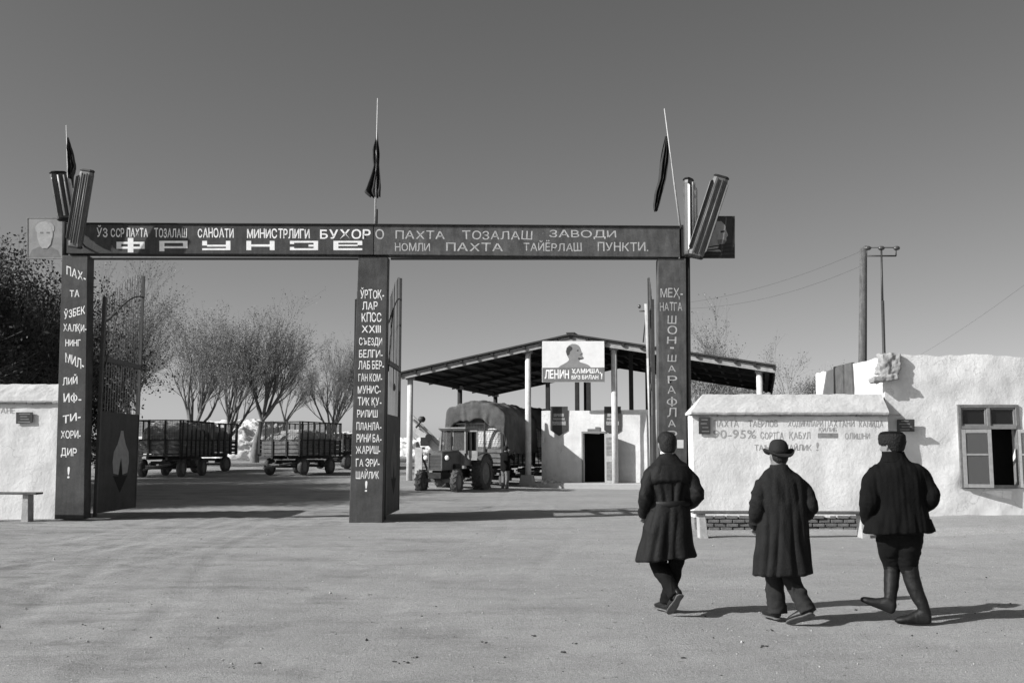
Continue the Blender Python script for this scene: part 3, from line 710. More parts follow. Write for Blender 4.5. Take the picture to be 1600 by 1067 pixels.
def gate_leaf(label, px, ang, emblem, side, W=2.35, zlow=0.12):
    """hinged at photo x = px on the gate's back plane, opened to angle ang (90 = straight inwards)"""
    Y0 = GY+0.42; hx = at(px, 703, Y0).x; gz = ground_z(hx, Y0+1.4)
    t = thing('gate_leaf', label, 'gate leaf', (hx, Y0, gz), R(ang), 'gate leaves swung inwards')
    def top(u): return 5.0+0.95*math.sin(u/W*PI/2)**1.3
    m = MB(); m.box((0.0, 0, 2.55), (0.07, 0.07, 5.0)); m.build('hinge_stile', 'iron', t)
    m = MB(); m.box((W, 0, (top(W)+zlow)/2), (0.05, 0.06, top(W)-zlow)); m.build('end_stile', 'iron', t)
    m = MB(); m.box((W/2, 0, (2.42+zlow)/2), (W, 0.035, 2.42-zlow)); sh = m.build('sheet_panel', 'leaf_sheet', t)
    m = MB(); m.box((W/2, 0, 3.62), (W, 0.06, 0.11)); m.build('rail', 'iron', t)
    m = MB()
    for k in range(14):
        u0 = W*k/14; u1 = W*(k+1)/14; m.tube((u0, 0, top(u0)-0.55), (u1, 0, top(u1)-0.55), 0.02, n=6)
    m.build('arched_rail', 'iron', t)
    bm_ = MB(); bm_.tube((0, 0, 0), (0, 0, 1), 0.0065, n=5); proto = None
    n = 16
    for k in range(1, n):
        u = W*k/n; z0 = 2.42
        loc = (u, 0, z0); scl = (1, 1, top(u)-z0)
        if proto is None:
            proto = bm_.build('bar', 'bar_grey', t); proto.location = loc; proto.scale = scl
        else: share(proto, t, loc, (random.uniform(-.004, .004), random.uniform(-.004, .004), 0), scl)
    m = MB(); m.bar((0.1, 0.03*side, 3.4), (0.75, 0.03*side, 4.9), 0.03, 0.03); m.build('brace', 'iron', t)
    m = MB(); m.ball((W*0.52, 0.02*side, 3.1), (0.10, 0.03, 0.10), 8, 6); m.tube((W*0.52, 0, 3.1), (W*0.52, 0, 3.6), 0.012, n=5); m.build('hanging_lamp', 'iron', t)
    if emblem:     # cotton boll painted on the sheet
        y = side*(0.0175+0.003)
        c = W*0.56; zc = 1.30
        pts = [(-.10, -.38), (-.04, -.06), (0, .06), (.04, -.06), (.10, -.38), (.34, -.34), (.40, -.05), (.36, .22), (.20, .42), (.10, .64), (.06, .78), (-.06, .78), (-.10, .64), (-.20, .42), (-.36, .22), (-.40, -.05), (-.34, -.34)]
        m = MB(); m.add([(c+a*1.25, y, zc+b_*0.9) for a, b_ in pts], [(0, 1, 2, 13, 14, 15, 16), (2, 3, 4, 5, 6, 7, 8, 9, 10, 11, 12, 13)]); m.build('cotton_emblem', emblem, t)
        m = MB(); m.add([(c+a*1.25, y, zc+b_*0.9) for a, b_ in ((-.36, -.40), (-.10, -.42), (0, -.02), (.10, -.42), (.36, -.40), (0, -.86))], [(0, 1, 2, 3, 4, 5)]); m.build('emblem_calyx', 'emblem_dark', t)
gate_leaf('dark open gate leaf with pale cotton boll emblem beside the left pillar', 153, 90, 'emblem', -1)
gate_leaf('open gate leaf seen edge-on behind the left side of the middle pillar', 553, 97, None, -1)
gate_leaf('dark open gate leaf with faint emblem right of the middle pillar', 602, 89, 'emblem_faint', -1)
gate_leaf('open gate leaf in sunlight behind the right pillar', 1023, 84, None, 1)

# lamps at the gate's corners
def lamp(label, p0, p1, w, Y0, Y1, roll, white=False):
    a = at(p0[0], p0[1], Y0); b_ = at(p1[0], p1[1], Y1)
    t = thing('fluorescent_lamp', label, 'lamp', a, 0, 'long lamps at the gate corners')
    d = (b_-a).normalized(); L = (b_-a).length
    sx = d.cross(Vector((0, 1, 0))).normalized(); sy = sx.cross(d).normalized()
    rot = Matrix.Rotation(roll, 3, d); sx = rot @ sx; sy = rot @ sy
    prof = [(-.50, .10), (-.50, -.10), (-.36, -.26), (-.30, -.20), (-.22, -.34), (-.14, -.27), (-.04, -.40), (.04, -.40), (.14, -.27), (.22, -.34), (.30, -.20), (.36, -.26), (.50, -.10), (.50, .10), (.30, .18), (-.30, .18)]
    def ring(s_, k): return [a+d*s_+sx*(u*w*k)+sy*(-v*w*k) for u, v in prof]
    m = MB(); m.loft([ring(0.06, .94), ring(0.12, 1), ring(L-0.12, 1), ring(L-0.06, .94)]); m.build('casing', 'lamp_casing', t, False, True)
    for s0, s1 in ((0, 0.07), (L-0.07, L)):
        m = MB(); m.loft([ring(s0, .86), ring((s0+s1)/2, 1.06), ring(s1, .86)]); m.build('end_cap', 'lamp_cap', t, False, True)
    for u in (-.18, .18):
        m = MB(); m.tube(a+d*0.1+sx*(u*w)-sy*(0.28*w), a+d*(L-0.1)+sx*(u*w)-sy*(0.28*w), 0.02, n=8); m.build('tube', 'lamp_white' if white else 'lamp_casing', t, True, True)
    m = MB(); k = 0.62; m.add([a+d*0.15+sx*(-.5*w)-sy*(.12*w), a+d*(L-.15)+sx*(-.5*w)-sy*(.12*w), a+d*(L-.2)+sx*(-k*w)-sy*(.30*w), a+d*.2+sx*(-k*w)-sy*(.30*w)], [(0, 1, 2, 3)])
    m.add([a+d*0.15+sx*(.5*w)-sy*(.12*w), a+d*(L-.15)+sx*(.5*w)-sy*(.12*w), a+d*(L-.2)+sx*(k*w)-sy*(.30*w), a+d*.2+sx*(k*w)-sy*(.30*w)], [(0, 1, 2, 3)])
    o = m.build('reflector', 'lamp_white' if white else 'lamp_casing', t, False, True); md = o.modifiers.new('s', 'SOLIDIFY'); md.thickness = 0.012
    m = MB(); m.tube(a+d*0.25+sy*0.02, Vector((a.x+0.0, GY+0.1, a.z+0.1)), 0.02, n=6); m.build('bracket', 'iron', t, True, True)
lamp('long lamp tilted left behind the flagpole at the left gate corner', (103, 345), (90, 268), 0.36, GY-0.30, GY-0.45, R(50), True)
lamp('long ribbed lamp tilted right at the left gate corner', (117, 388), (137, 265), 0.32, GY-0.55, GY-0.75, R(-8))
lamp('upright long lamp behind the right end of the beam', (1078, 402), (1077, 279), 0.36, GY+0.0, GY-0.1, R(58), True)
lamp('long ribbed lamp tilted right across the portrait at the right gate corner', (1086, 403), (1128, 275), 0.34, GY-0.25, GY-0.40, R(-10))
m_ = None

def portrait(label, rect, Y, dark):
    x0, y0, x1, y1 = rect
    t = thing('portrait_board', label, 'portrait board', at((x0+x1)/2, y1, Y))
    m = MB(); m.prism([at(x0, y1, Y), at(x1, y1, Y), at(x1, y0, Y), at(x0, y0, Y)], (0, 0.03, 0)); m.build('board', 'board_dark' if dark else 'board_pale', t, False, True)
    f = MB(); e = 1.3
    for q in ((x0-e, y0-e, x1+e, y0), (x0-e, y1, x1+e, y1+e), (x0-e, y0, x0, y1), (x1, y0, x1+e, y1)):
        f.prism([at(q[0], q[3], Y-0.01), at(q[2], q[3], Y-0.01), at(q[2], q[1], Y-0.01), at(q[0], q[1], Y-0.01)], (0, 0.05, 0))
    f.build('frame', 'board_dark' if dark else 'plaque_light', t, False, True)
    def el(cx, cy, rx, ry, Y_, m, name, a0=0, a1=360):
        q = MB(); flat(q, [(cx+rx*math.cos(R(lerp(a0, a1, k/20))), cy-ry*math.sin(R(lerp(a0, a1, k/20)))) for k in range(20)], Y_); q.build(name, m, t, False, True)
    def pg(name, m, Y_, pts): q = MB(); flat(q, pts, Y_); q.build(name, m, t, False, True)
    if dark:
        pg('painted_face', 'portrait_light', Y-0.003, [(1098, 392), (1104, 378), (1106, 364), (1110, 353), (1118, 346), (1127, 346), (1133, 352), (1135, 361), (1138, 368), (1135, 371), (1135, 377), (1130, 381), (1124, 380), (1122, 388), (1128, 394)])
        pg('painted_hair', 'portrait_mid', Y-0.006, [(1104, 374), (1105, 360), (1110, 350), (1116, 346), (1119, 352), (1116, 360), (1112, 364), (1111, 372)]); pg('painted_beard', 'portrait_mid', Y-0.006, [(1122, 382), (1132, 381), (1135, 376), (1128, 374), (1121, 375)]); pg('painted_eye', 'portrait_black', Y-0.006, [(1126, 364), (1132, 363), (1132, 360), (1126, 361)])
        for k in range(4): pg('painted_stripe', 'portrait_black', Y-0.009, [(1086, 389+k*3.6), (1146, 379+k*6.4), (1146, 381+k*6.4), (1086, 390.5+k*3.6)])
    else:
        pg('painted_shoulders', 'portrait_mid', Y-0.003, [(45, 402), (95, 402), (90, 391), (80, 386), (60, 386), (50, 391)])
        el(70, 366, 12.5, 18, Y-0.009, 'board_pale_light', 'painted_face'); el(70, 357, 15, 11, Y-0.006, 'portrait_light', 'painted_hair')
        pg('painted_beard', 'portrait_light', Y-0.012, [(59, 372), (64, 373), (70, 371), (76, 373), (81, 372), (79, 382), (74, 388), (66, 388), (61, 382)])
        for q in (65, 75): pg('painted_eye', 'portrait_mid', Y-0.012, [(q-2.5, 365), (q+2.5, 365), (q+2.5, 362.5), (q-2.5, 362.5)])
portrait('pale faded portrait board at the left corner of the gate', (43, 341, 98, 403), GY+0.25, False)
portrait('dark portrait board with pale face at the right corner of the gate', (1084, 339, 1147, 402), GY+0.12, True)

def flag(label, base, tip, outline, Y, fold=5):
    a = at(base[0], base[1], Y); b_ = at(tip[0], tip[1], Y)
    t = thing('flag', label, 'flag', a, 0, 'flags on the gate')
    m = MB(); m.tube(a, b_, 0.026, 0.010, 8); m.build('pole', 'flagpole', t, True, True)
    # limp cloth: left/right outline in photo pixels from top to bottom, folded in depth
    m = MB(); n = 14; rings = []
    ys = [o[0] for o in outline]
    for i in range(29):
        s_ = i/28*(len(outline)-1); k = min(int(s_), len(outline)-2); f_ = s_-k
        y = lerp(outline[k][0], outline[k+1][0], f_); xl = lerp(outline[k][1], outline[k+1][1], f_); xr = lerp(outline[k][2], outline[k+1][2], f_)
        row = []
        for j in range(n+1):
            u = j/n; p = at(lerp(xl, xr, u), y, Y)
            p.y += 0.05+0.10*math.sin(u*fold*PI+i*0.11)*min(1, i/6)+0.03*mnoise.noise(Vector((u*3, i*0.3, base[0])))
            row.append(p)
        rings.append(row)
    m.loft(rings, cap=False, closed=False)
    o = m.build('cloth', 'flag_cloth', t, True, True); md = o.modifiers.new('s', 'SOLIDIFY'); md.thickness = 0.008
flag('limp flag on a slim pole at the left gate corner', (109, 352), (103.5, 196), [(214, 103.5, 105.5), (230, 104, 109), (250, 104.5, 115), (262, 105, 117.5), (272, 106, 113.5), (292, 106.5, 112)], GY+0.05)
flag('limp dark flag hanging straight on the middle flagpole', (586, 352), (590, 154), [(196, 587.5, 589.5), (218, 586, 590.5), (231, 581, 592.5), (246, 581, 594), (258, 583, 593), (276, 577, 594.5), (290, 572, 595), (299, 568.5, 594.5), (308, 579, 593.5)], GY+0.03)
flag('limp flag hanging clear of the leaning pole at the right gate corner', (1063, 356), (1038, 170), [(212, 1040, 1044), (232, 1036, 1045), (255, 1032, 1043.5), (280, 1030, 1040), (300, 1024, 1035), (320, 1021.5, 1030.5), (329, 1022, 1028)], GY+0.03)

# ------------------------------------------------------------------ shed
SO = Vector((-4.5, 44.0, 0)); SA = R(-14)
def shed_world(u, v, z): return SO+Vector((math.cos(SA)*u-math.sin(SA)*v, math.sin(SA)*u+math.cos(SA)*v, z))
SD = 15.1; EL, ER, UR = -0.4, 15.65, 7.3
ZE, ZR = 4.93, 6.42
def shed():
    t = thing('open_shed', 'open weighing shed with dark pitched roof on white columns', 'shed', SO, SA)
    th = 0.07
    for ue, nm in ((EL, 'left'), (ER, 'right')):
        m = MB(); m.prism([(ue, -0.5, ZE), (UR, -0.5, ZR), (UR, -0.5, ZR+th), (ue, -0.5, ZE+th)], (0, SD+0.6, 0)); r_ = m.build('roof_slope', 'roof_felt', t)
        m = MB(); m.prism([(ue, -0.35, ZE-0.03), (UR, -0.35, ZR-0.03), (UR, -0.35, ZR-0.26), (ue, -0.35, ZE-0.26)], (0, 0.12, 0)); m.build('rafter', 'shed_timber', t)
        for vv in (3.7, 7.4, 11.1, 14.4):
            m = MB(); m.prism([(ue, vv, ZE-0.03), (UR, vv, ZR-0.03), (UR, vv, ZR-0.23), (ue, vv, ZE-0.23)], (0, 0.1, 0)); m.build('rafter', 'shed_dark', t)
        m = MB(); s_ = 1 if ue < 0 else -1
        m.box((ue+s_*0.33, SD/2-0.2, ZE-0.10), (0.16, SD, 0.2)); m.build('eave_beam', 'shed_dark', t)
        n = 11
        for k in range(n+1):      # purlins with their ends showing past the front rafter
            f = k/n; u = lerp(ue, UR, f)+s_*0.06*(1 if k < n else 0); z = lerp(ZE, ZR, f)
            m = MB(); m.box((u, SD/2-0.28, z-0.06), (0.12, SD+0.38, 0.11)); m.build('purlin', 'shed_dark', t)
    m = MB(); m.box((ER-0.06, SD/2-0.2, ZE-0.20), (0.05, SD-0.1, 0.5)); m.build('eave_board', 'shed_dark', t)
    m = MB(); m.box((UR, SD/2-0.2, ZR+0.09), (0.35, SD+0.62, 0.05)); m.build('ridge_cap', 'roof_felt', t)
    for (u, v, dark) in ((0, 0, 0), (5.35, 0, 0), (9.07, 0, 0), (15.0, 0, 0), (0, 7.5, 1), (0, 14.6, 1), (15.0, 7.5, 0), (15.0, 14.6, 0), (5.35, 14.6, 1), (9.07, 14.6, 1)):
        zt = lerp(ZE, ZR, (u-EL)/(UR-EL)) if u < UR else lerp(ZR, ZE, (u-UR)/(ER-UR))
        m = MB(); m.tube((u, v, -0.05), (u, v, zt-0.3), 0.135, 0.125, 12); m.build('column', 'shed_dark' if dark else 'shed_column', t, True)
        m = MB(); m.box((u, v, zt-0.22), (0.34, 0.26, 0.2)); m.build('column_head', 'shed_timber', t)
    for u, h, w in ((5.35, 0.55, 0.75), ):
        m = MB(); m.prism([(u-w/2, -w/2, -0.05), (u+w/2, -w/2, -0.05), (u+w/2-0.2, -0.2, h), (u-w/2+0.1, -0.2, h)], (0, 0.5, 0)); m.build('footing', 'concrete', t)
    # the front apron
    m = MB(); m.box((9.1, 0.75, 0.08), (7.4, 2.2, 0.30)); o = m.build('apron', 'concrete', t); bevel(o, 0.03, 2)
shed()
def room():
    u0, u1, v0, v1, H = 5.75, 11.6, 0.85, 7.0, 3.30
    t = thing('weigh_house', 'white walled office with dark open doorway under the shed roof', 'office', shed_world((u0+u1)/2, v0, 0), SA)
    ox = -(u1-u0)/2; W = u1-u0; D = v1-v0; d0, d1, dh = 7.58-u0, 8.5-u0, 2.32
    m = MB()
    plaster_grid(m, (ox, 0, 0), (1, 0, 0), (0, 0, 1), (0, -1, 0), W, H, 44, 30, 0.02, (d0, d1, -0.01, dh), 1.2, 4.0, True, 0.03)
    plaster_grid(m, (ox, D, 0), (0, -1, 0), (0, 0, 1), (-1, 0, 0), D, H, 10, 8, 0.015)
    plaster_grid(m, (ox+W, 0, 0), (0, 1, 0), (0, 0, 1), (1, 0, 0), D, H, 10, 8, 0.015)
    plaster_grid(m, (ox+W, D, 0), (-1, 0, 0), (0, 0, 1), (0, 1, 0), W, H, 10, 8, 0.015)
    for a, b_ in (((d0, 0), (d0, dh)), ((d1, dh), (d1, 0)), ((d0, dh), (d1, dh))):
        m.add([(ox+a[0], 0, a[1]), (ox+b_[0], 0, b_[1]), (ox+b_[0], 0.3, b_[1]), (ox+a[0], 0.3, a[1])], [(0, 1, 2, 3)])
    m.build('plaster', 'whitewash', t, True, False, fix=False)
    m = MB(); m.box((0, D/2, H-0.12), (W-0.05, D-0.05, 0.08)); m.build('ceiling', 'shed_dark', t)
    m = MB(); m.box((0, 3.0, 1.5), (W-0.1, 0.05, 3.0)); m.build('inner_wall', 'room_shade', t)
    dr = MB(); a = R(38); w_ = 0.74; hx = ox+d1+0.03
    dr.bar((hx, -0.05, 1.26), (hx+w_*math.cos(a), -0.05-w_*math.sin(a), 1.26), 0.05, 2.06); door = dr.build('door', 'door_paint', t)
    for z in (0.72, 1.75):
        p = MB(); p.bar((hx+0.12*math.cos(a)-0.014, -0.05-0.12*math.sin(a)-0.018, z), (hx+0.62*math.cos(a)-0.014, -0.05-0.62*math.sin(a)-0.018, z), 0.03, 0.78); p.build('door_panel', 'trailer_wood', door)
    fr = MB()
    fr.box((ox+d0-0.03, -0.01, dh/2+0.05), (0.07, 0.09, dh-0.1)); fr.box((ox+(d0+d1)/2, -0.012, dh+0.035), (d1-d0+0.13, 0.09, 0.08)); fr.build('door_frame', 'window_paint_light', t)
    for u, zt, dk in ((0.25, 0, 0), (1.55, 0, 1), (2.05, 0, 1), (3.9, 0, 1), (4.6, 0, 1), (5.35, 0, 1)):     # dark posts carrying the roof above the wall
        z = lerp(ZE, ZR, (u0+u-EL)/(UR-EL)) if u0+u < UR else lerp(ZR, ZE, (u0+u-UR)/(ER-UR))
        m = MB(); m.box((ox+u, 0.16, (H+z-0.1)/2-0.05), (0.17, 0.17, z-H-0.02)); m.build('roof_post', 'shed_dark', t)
    for k, (u, wx) in enumerate(((0.12, 0.12), (4.05, 0.13), (5.15, 0.2))):      # light planks leaning on the wall
        m = MB(); m.bar((ox+u+0.5, -0.40, 0.2), (ox+u+0.45, -0.06, 2.6+k*0.5), 0.06, wx, (1, 0, 0)) if k else m.bar((ox+0.1, -0.2, 1.9), (ox+0.1, -0.05, 2.8), 0.05, 0.12, (1, 0, 0)); m.build('leaning_plank', 'shed_column', t)
    return t
room()
def shed_front(): pass
def board_on_shed():
    # all in a plane parallel to the shed's front: u along, z up
    def pu(px, v):
        k = (px-800.0)/F; ca, sa = math.cos(SA), math.sin(SA)
        # SO.x+ca*u-sa*v = k*(SO.y+sa*u+ca*v)*depthscale (depth along the camera axis differs little from y)
        return (k*(SO.y+ca*v)-SO.x+sa*v)/(ca-k*sa)
    def pt(px, py, v, off=0.0):
        u = pu(px, v); w = shed_world(u, v-off, 0); z = at(px, py, w.y).z
        k = at(px, py, w.y).x        # refine u so that the ray passes through
        for _ in range(4):
            w = shed_world(u, v-off, 0); u += (at(px, py, w.y).x-w.x)/math.cos(SA)
        w = shed_world(u, v-off, 0); return Vector((w.x, w.y, at(px, py, w.y).z))
    def poly(mb, pts, v, off): mb.add([pt(x, y, v, off) for x, y in pts], [tuple(range(len(pts)))])
    nrm = Vector((math.sin(-SA)*-1, -math.cos(SA), 0))
    t = thing('poster_board', 'white poster board with profile portrait and slogan hung under the shed gable', 'poster', pt(895, 597, -0.45), SA)
    back = shed_world(0, 1, 0)-shed_world(0, 0, 0)
    m = MB(); m.prism([pt(847, 597, -0.5), pt(944.5, 597, -0.5), pt(944, 533, -0.5), pt(847, 533, -0.5)], back*0.05); m.build('board', 'poster_white', t, False, True)
    m = MB(); poly(m, [(847.6, 596.6), (944.4, 596.6), (944, 574), (847.6, 574.5)], -0.5, 0.005); m.build('slogan_strip', 'poster_grey', t, False, True)
    S = 120.0/1423
    def c(l): return [(840+x*S, 520+y*S) for x, y in l]
    m = MB(); poly(m, c([(380, 645), (990, 645), (950, 600), (900, 575), (790, 545), (770, 520), (790, 490), (845, 485), (855, 462), (830, 432), (826, 402), (836, 380), (815, 350), (800, 308), (785, 265), (750, 228), (700, 206), (640, 206), (580, 232), (537, 280), (525, 350), (545, 420), (580, 480), (576, 510), (540, 545), (430, 605)][::1]), -0.5, 0.005); m.build('painted_bust', 'poster_face', t, False, True)
    for nm, l in (('painted_hair', [(527, 345), (540, 282), (590, 240), (640, 265), (645, 305), (600, 350), (590, 400), (556, 425), (540, 400)]), ('painted_beard', [(770, 500), (845, 482), (852, 462), (800, 470), (760, 455), (745, 480)]), ('painted_moustache', [(775, 415), (830, 400), (832, 384), (800, 390)]), ('painted_eye', [(725, 345), (760, 335), (755, 310), (730, 318)])):
        m = MB(); poly(m, c(l), -0.5, 0.009); m.build(nm, 'poster_hair', t, False, True)
    for s, (x0, y0, x1, y1) in (('ЛЕНИН', (851, 577, 889, 592)), ('ҲАМИША,', (893, 575.5, 939, 584.5)), ('БИЗ БИЛАН', (893, 585.5, 935, 592.5)), ('!', (939, 583, 941.2, 592))):
        uv, fs = glyphs(s, 0.022); w = MB(); w.add([pt(lerp(x0, x1, u), lerp(y1, y0, v), -0.5, 0.009) for u, v in uv], fs); w.build('slogan_word', 'white_letters', t, False, True)
    # pennant-shaped boards on the office wall
    for (x0, x1, lab) in ((860, 887, 'dark pointed pennant board left of the shed office door'), (944, 970, 'dark pointed pennant board behind the column right of the office door')):
        p = thing('pennant_board', lab, 'pennant', pt((x0+x1)/2, 680, 0.75), SA, 'pennant boards on the office')
        m = MB(); m.prism([pt(x0, 672, 0.80), pt((x0+x1)/2, 681, 0.80), pt(x1, 672, 0.80), pt(x1, 635, 0.80), pt(x0, 635, 0.80)], back*0.025); m.build('board', 'banner_dark', p, False, True)
        for k, (ya, yb) in enumerate(((646, 651), (653, 656), (658, 664))):
            w = MB(); a = x0+5-k; b_ = x1-6+k*1.5; poly(w, [(a, yb), (b_, yb), (b_, ya), (a, ya)], 0.80, 0.004); w.build('faded_line', 'banner_mark', p, False, True)
    p = thing('door_sign', 'small grey sign board above the shed office door', 'sign', pt(927, 678, 0.75), SA)
    m = MB(); m.prism([pt(918, 677, 0.80), pt(937, 678, 0.80), pt(937, 667, 0.80), pt(930, 667, 0.80), pt(930, 670, 0.80), pt(918, 670, 0.80)], back*0.03); m.build('board', 'poster_grey', p, False, True)
    # painted scrawl on the office wall
    s = MB()
    rnd = random.Random(4)
    # rubble heap at the office corner
    for i in range(26):
        u = 6.0+rnd.uniform(-0.6, 0.9); v = -0.1+rnd.uniform(-0.3, 0.5); r_ = rnd.uniform(0.07, 0.17)
        w_ = shed_world(u, v, 0)
        m = MB(); m.ball((0, 0, 0), (r_*1.3, r_, r_*0.8), 8, 5); m.v = [tuple(Vector(q)*(1+0.5*mnoise.noise(Vector(q)*8+Vector((i*3.1, 0, 0))))) for q in m.v]
        if i == 0: root = thing('rubble_heap', 'low heap of pale rubble at the foot of the office corner', 'rubble', shed_world(6.15, 0, 0), SA)
        o = m.build('stone', 'rubble', root)
        o.location = (u-6.15, v, r_*0.45+max(0, 0.22-0.5*abs(u-6.15)+rnd.uniform(-.08, .05))); o.rotation_euler = (rnd.random()*6, rnd.random()*6, rnd.random()*6)
board_on_shed()

# ------------------------------------------------------------------ poles and wires
def pole_h():
    Y = 31.0
    t = thing('utility_pole', 'thick wooden utility pole behind the white building', 'pole', (at(1344, 700, Y).x, Y, 0))
    m = MB(); m.tube((at(1343, 700, Y).x, Y, -0.1), at(1349, 388, Y), 0.15, 0.11, 10); m.build('shaft', 'pole_wood', t, True, True)
    m = MB(); p = at(1353, 388, Y); m.ball(p, (0.09, 0.07, 0.08), 8, 6); m.build('insulator', 'insulator', t, True, True)
    Y2 = 30.0
    t = thing('lamp_post', 'thin iron post with crossarm and insulators behind the white building', 'post', (at(1381, 700, Y2).x, Y2, 0))
    m = MB(); m.tube((at(1384, 700, Y2).x, Y2, -0.1), at(1379, 470, Y2), 0.055, 0.05, 8); m.tube(at(1379, 490, Y2), at(1377, 388, Y2), 0.04, 0.03, 8); m.build('shaft', 'iron', t, True, True)
    m = MB(); m.tube(at(1354, 400, Y2), at(1400, 400, Y2), 0.025, n=6); m.tube(at(1354, 400, Y2), at(1354, 390, Y2), 0.02, n=6); m.tube(at(1400, 400, Y2), at(1400, 390, Y2), 0.02, n=6); m.tube(at(1358, 387, Y2), at(1398, 387, Y2), 0.015, n=6); m.build('crossarm', 'iron', t, True, True)
    for px in (1356, 1377, 1401):
        m = MB(); m.ball(at(px, 388, Y2), (0.11, 0.09, 0.07), 8, 6); m.build('insulator', 'insulator', t, True, True)
    Y3 = 37.0
    t = thing('utility_pole', 'slim pale utility pole with strut left of the right gate pillar', 'pole', (at(1018, 700, Y3).x, Y3, 0))
    m = MB(); m.tube((at(1022, 700, Y3).x, Y3, -0.1), at(1015, 560, Y3), 0.15, 0.12, 10); m.tube(at(1016, 580, Y3), at(1010, 475, Y3), 0.12, 0.08, 10); m.build('shaft', 'pole_light', t, True, True)
    m = MB(); m.tube(at(1005, 535, Y3), at(1010, 482, Y3), 0.025, n=6); m.tube(at(1014, 466, Y3), at(1014, 520, Y3), 0.02, n=6); m.build('strut', 'iron', t, True, True)
    m = MB(); m.tube(at(999, 486, Y3), at(1018, 486, Y3), 0.03, n=6); m.build('crossarm', 'iron', t, True, True)
    for px in (999, 1010, 1019):
        m = MB(); m.ball(at(px, 479, Y3), (0.06, 0.06, 0.08), 8, 6); m.build('insulator', 'insulator', t, True, True)
    def wire(label, a, b_, sag, r_=0.0032):
        m = MB(); n = 16; prev = None
        for k in range(n+1):
            f = k/n; p = a.lerp(b_, f)-V(0, 0, sag*4*f*(1-f))
            if prev is not None: m.tube(prev, p, r_, n=4, cap=False)
            prev = p
        o = m.build('overhead_wire', 'wire'); tag(o, label, 'wire', 'overhead wires')
    wire('upper overhead wire from the thick pole to the slim pole', at(1347, 392, 31.0), at(1019, 478, Y3), 0.35)
    wire('lower overhead wire sagging between the thick pole and the slim pole', at(1347, 415, 31.0), at(1010, 480, Y3), 0.5)
    wire('overhead wire slanting down behind the white building at the right edge', at(1680, 385, 26.0), at(1400, 575, 45.0), 0.2)
pole_h()

# ------------------------------------------------------------------ wheels, trailers, tractor
_wheel_cache = {}
def wheel_meshes(r, w, lugs):
    key = (r, w, lugs)
    if key in _wheel_cache: return _wheel_cache[key]
    n = 28; ty = MB(); prof = [(-.5, .62), (-.52, .80), (-.46, .95), (-.25, 1.0), (.25, 1.0), (.46, .95), (.52, .80), (.5, .62)]
    rings = [[Vector((a*w, r*b_*math.cos(2*PI*k/n), r*b_*math.sin(2*PI*k/n))) for k in range(n)] for a, b_ in prof]
    ty.loft(rings, cap=False); ty.loft([rings[-1], rings[0]], cap=False)
    if lugs:
        for k in range(lugs):
            for s_ in (-1, 1):
                t0 = 2*PI*(k+(0.5 if s_ > 0 else 0))/lugs
                p = []
                for (x, dt) in ((0.0, 0.0), (0.52, -0.26)):
                    for rr in (0.97, 1.055):
                        for e in (-0.055, 0.055):
                            t = t0+dt+e; p.append(Vector((s_*x*w, r*rr*math.cos(t), r*rr*math.sin(t))))
                ty.add(p, [(0, 1, 3, 2), (4, 6, 7, 5), (0, 4, 5, 1), (2, 3, 7, 6), (0, 2, 6, 4), (1, 5, 7, 3)])
    ri = MB(); rp = [(-.40, .63), (-.42, .55), (-.12, .50), (-.16, .18), (.16, .18), (.12, .50), (.42, .55), (.40, .63)]
    ri.loft([[Vector((a*w, r*b_*math.cos(2*PI*k/n), r*b_*math.sin(2*PI*k/n))) for k in range(n)] for a, b_ in rp])
    hb = MB(); hb.tube((-0.3*w, 0, 0), (0.3*w, 0, 0), r*0.16, n=12)
    res = (ri, ty, hb); _wheel_cache[key] = res; return res
def wheel(parent, loc, r, w, lugs=0, rz=0.0):
    ri, ty, hb = wheel_meshes(r, w, lugs)
    key = ('o', r, w, lugs)
    if key in _wheel_cache:
        a, b_, c = _wheel_cache[key]
        o = share(a, parent, loc, (random.random()*6, 0, 0)); share(b_, o); share(c, o)
    else:
        o = ri.build('wheel', 'rim', parent, False); b_ = ty.build('tyre', 'tyre', o, False); c = hb.build('hub', 'rim', o)
        o.location = loc; _wheel_cache[key] = (o, b_, c)
    if rz: o.rotation_mode = 'XYZ'; o.rotation_euler = (o.rotation_euler.x, 0, rz)
    return o

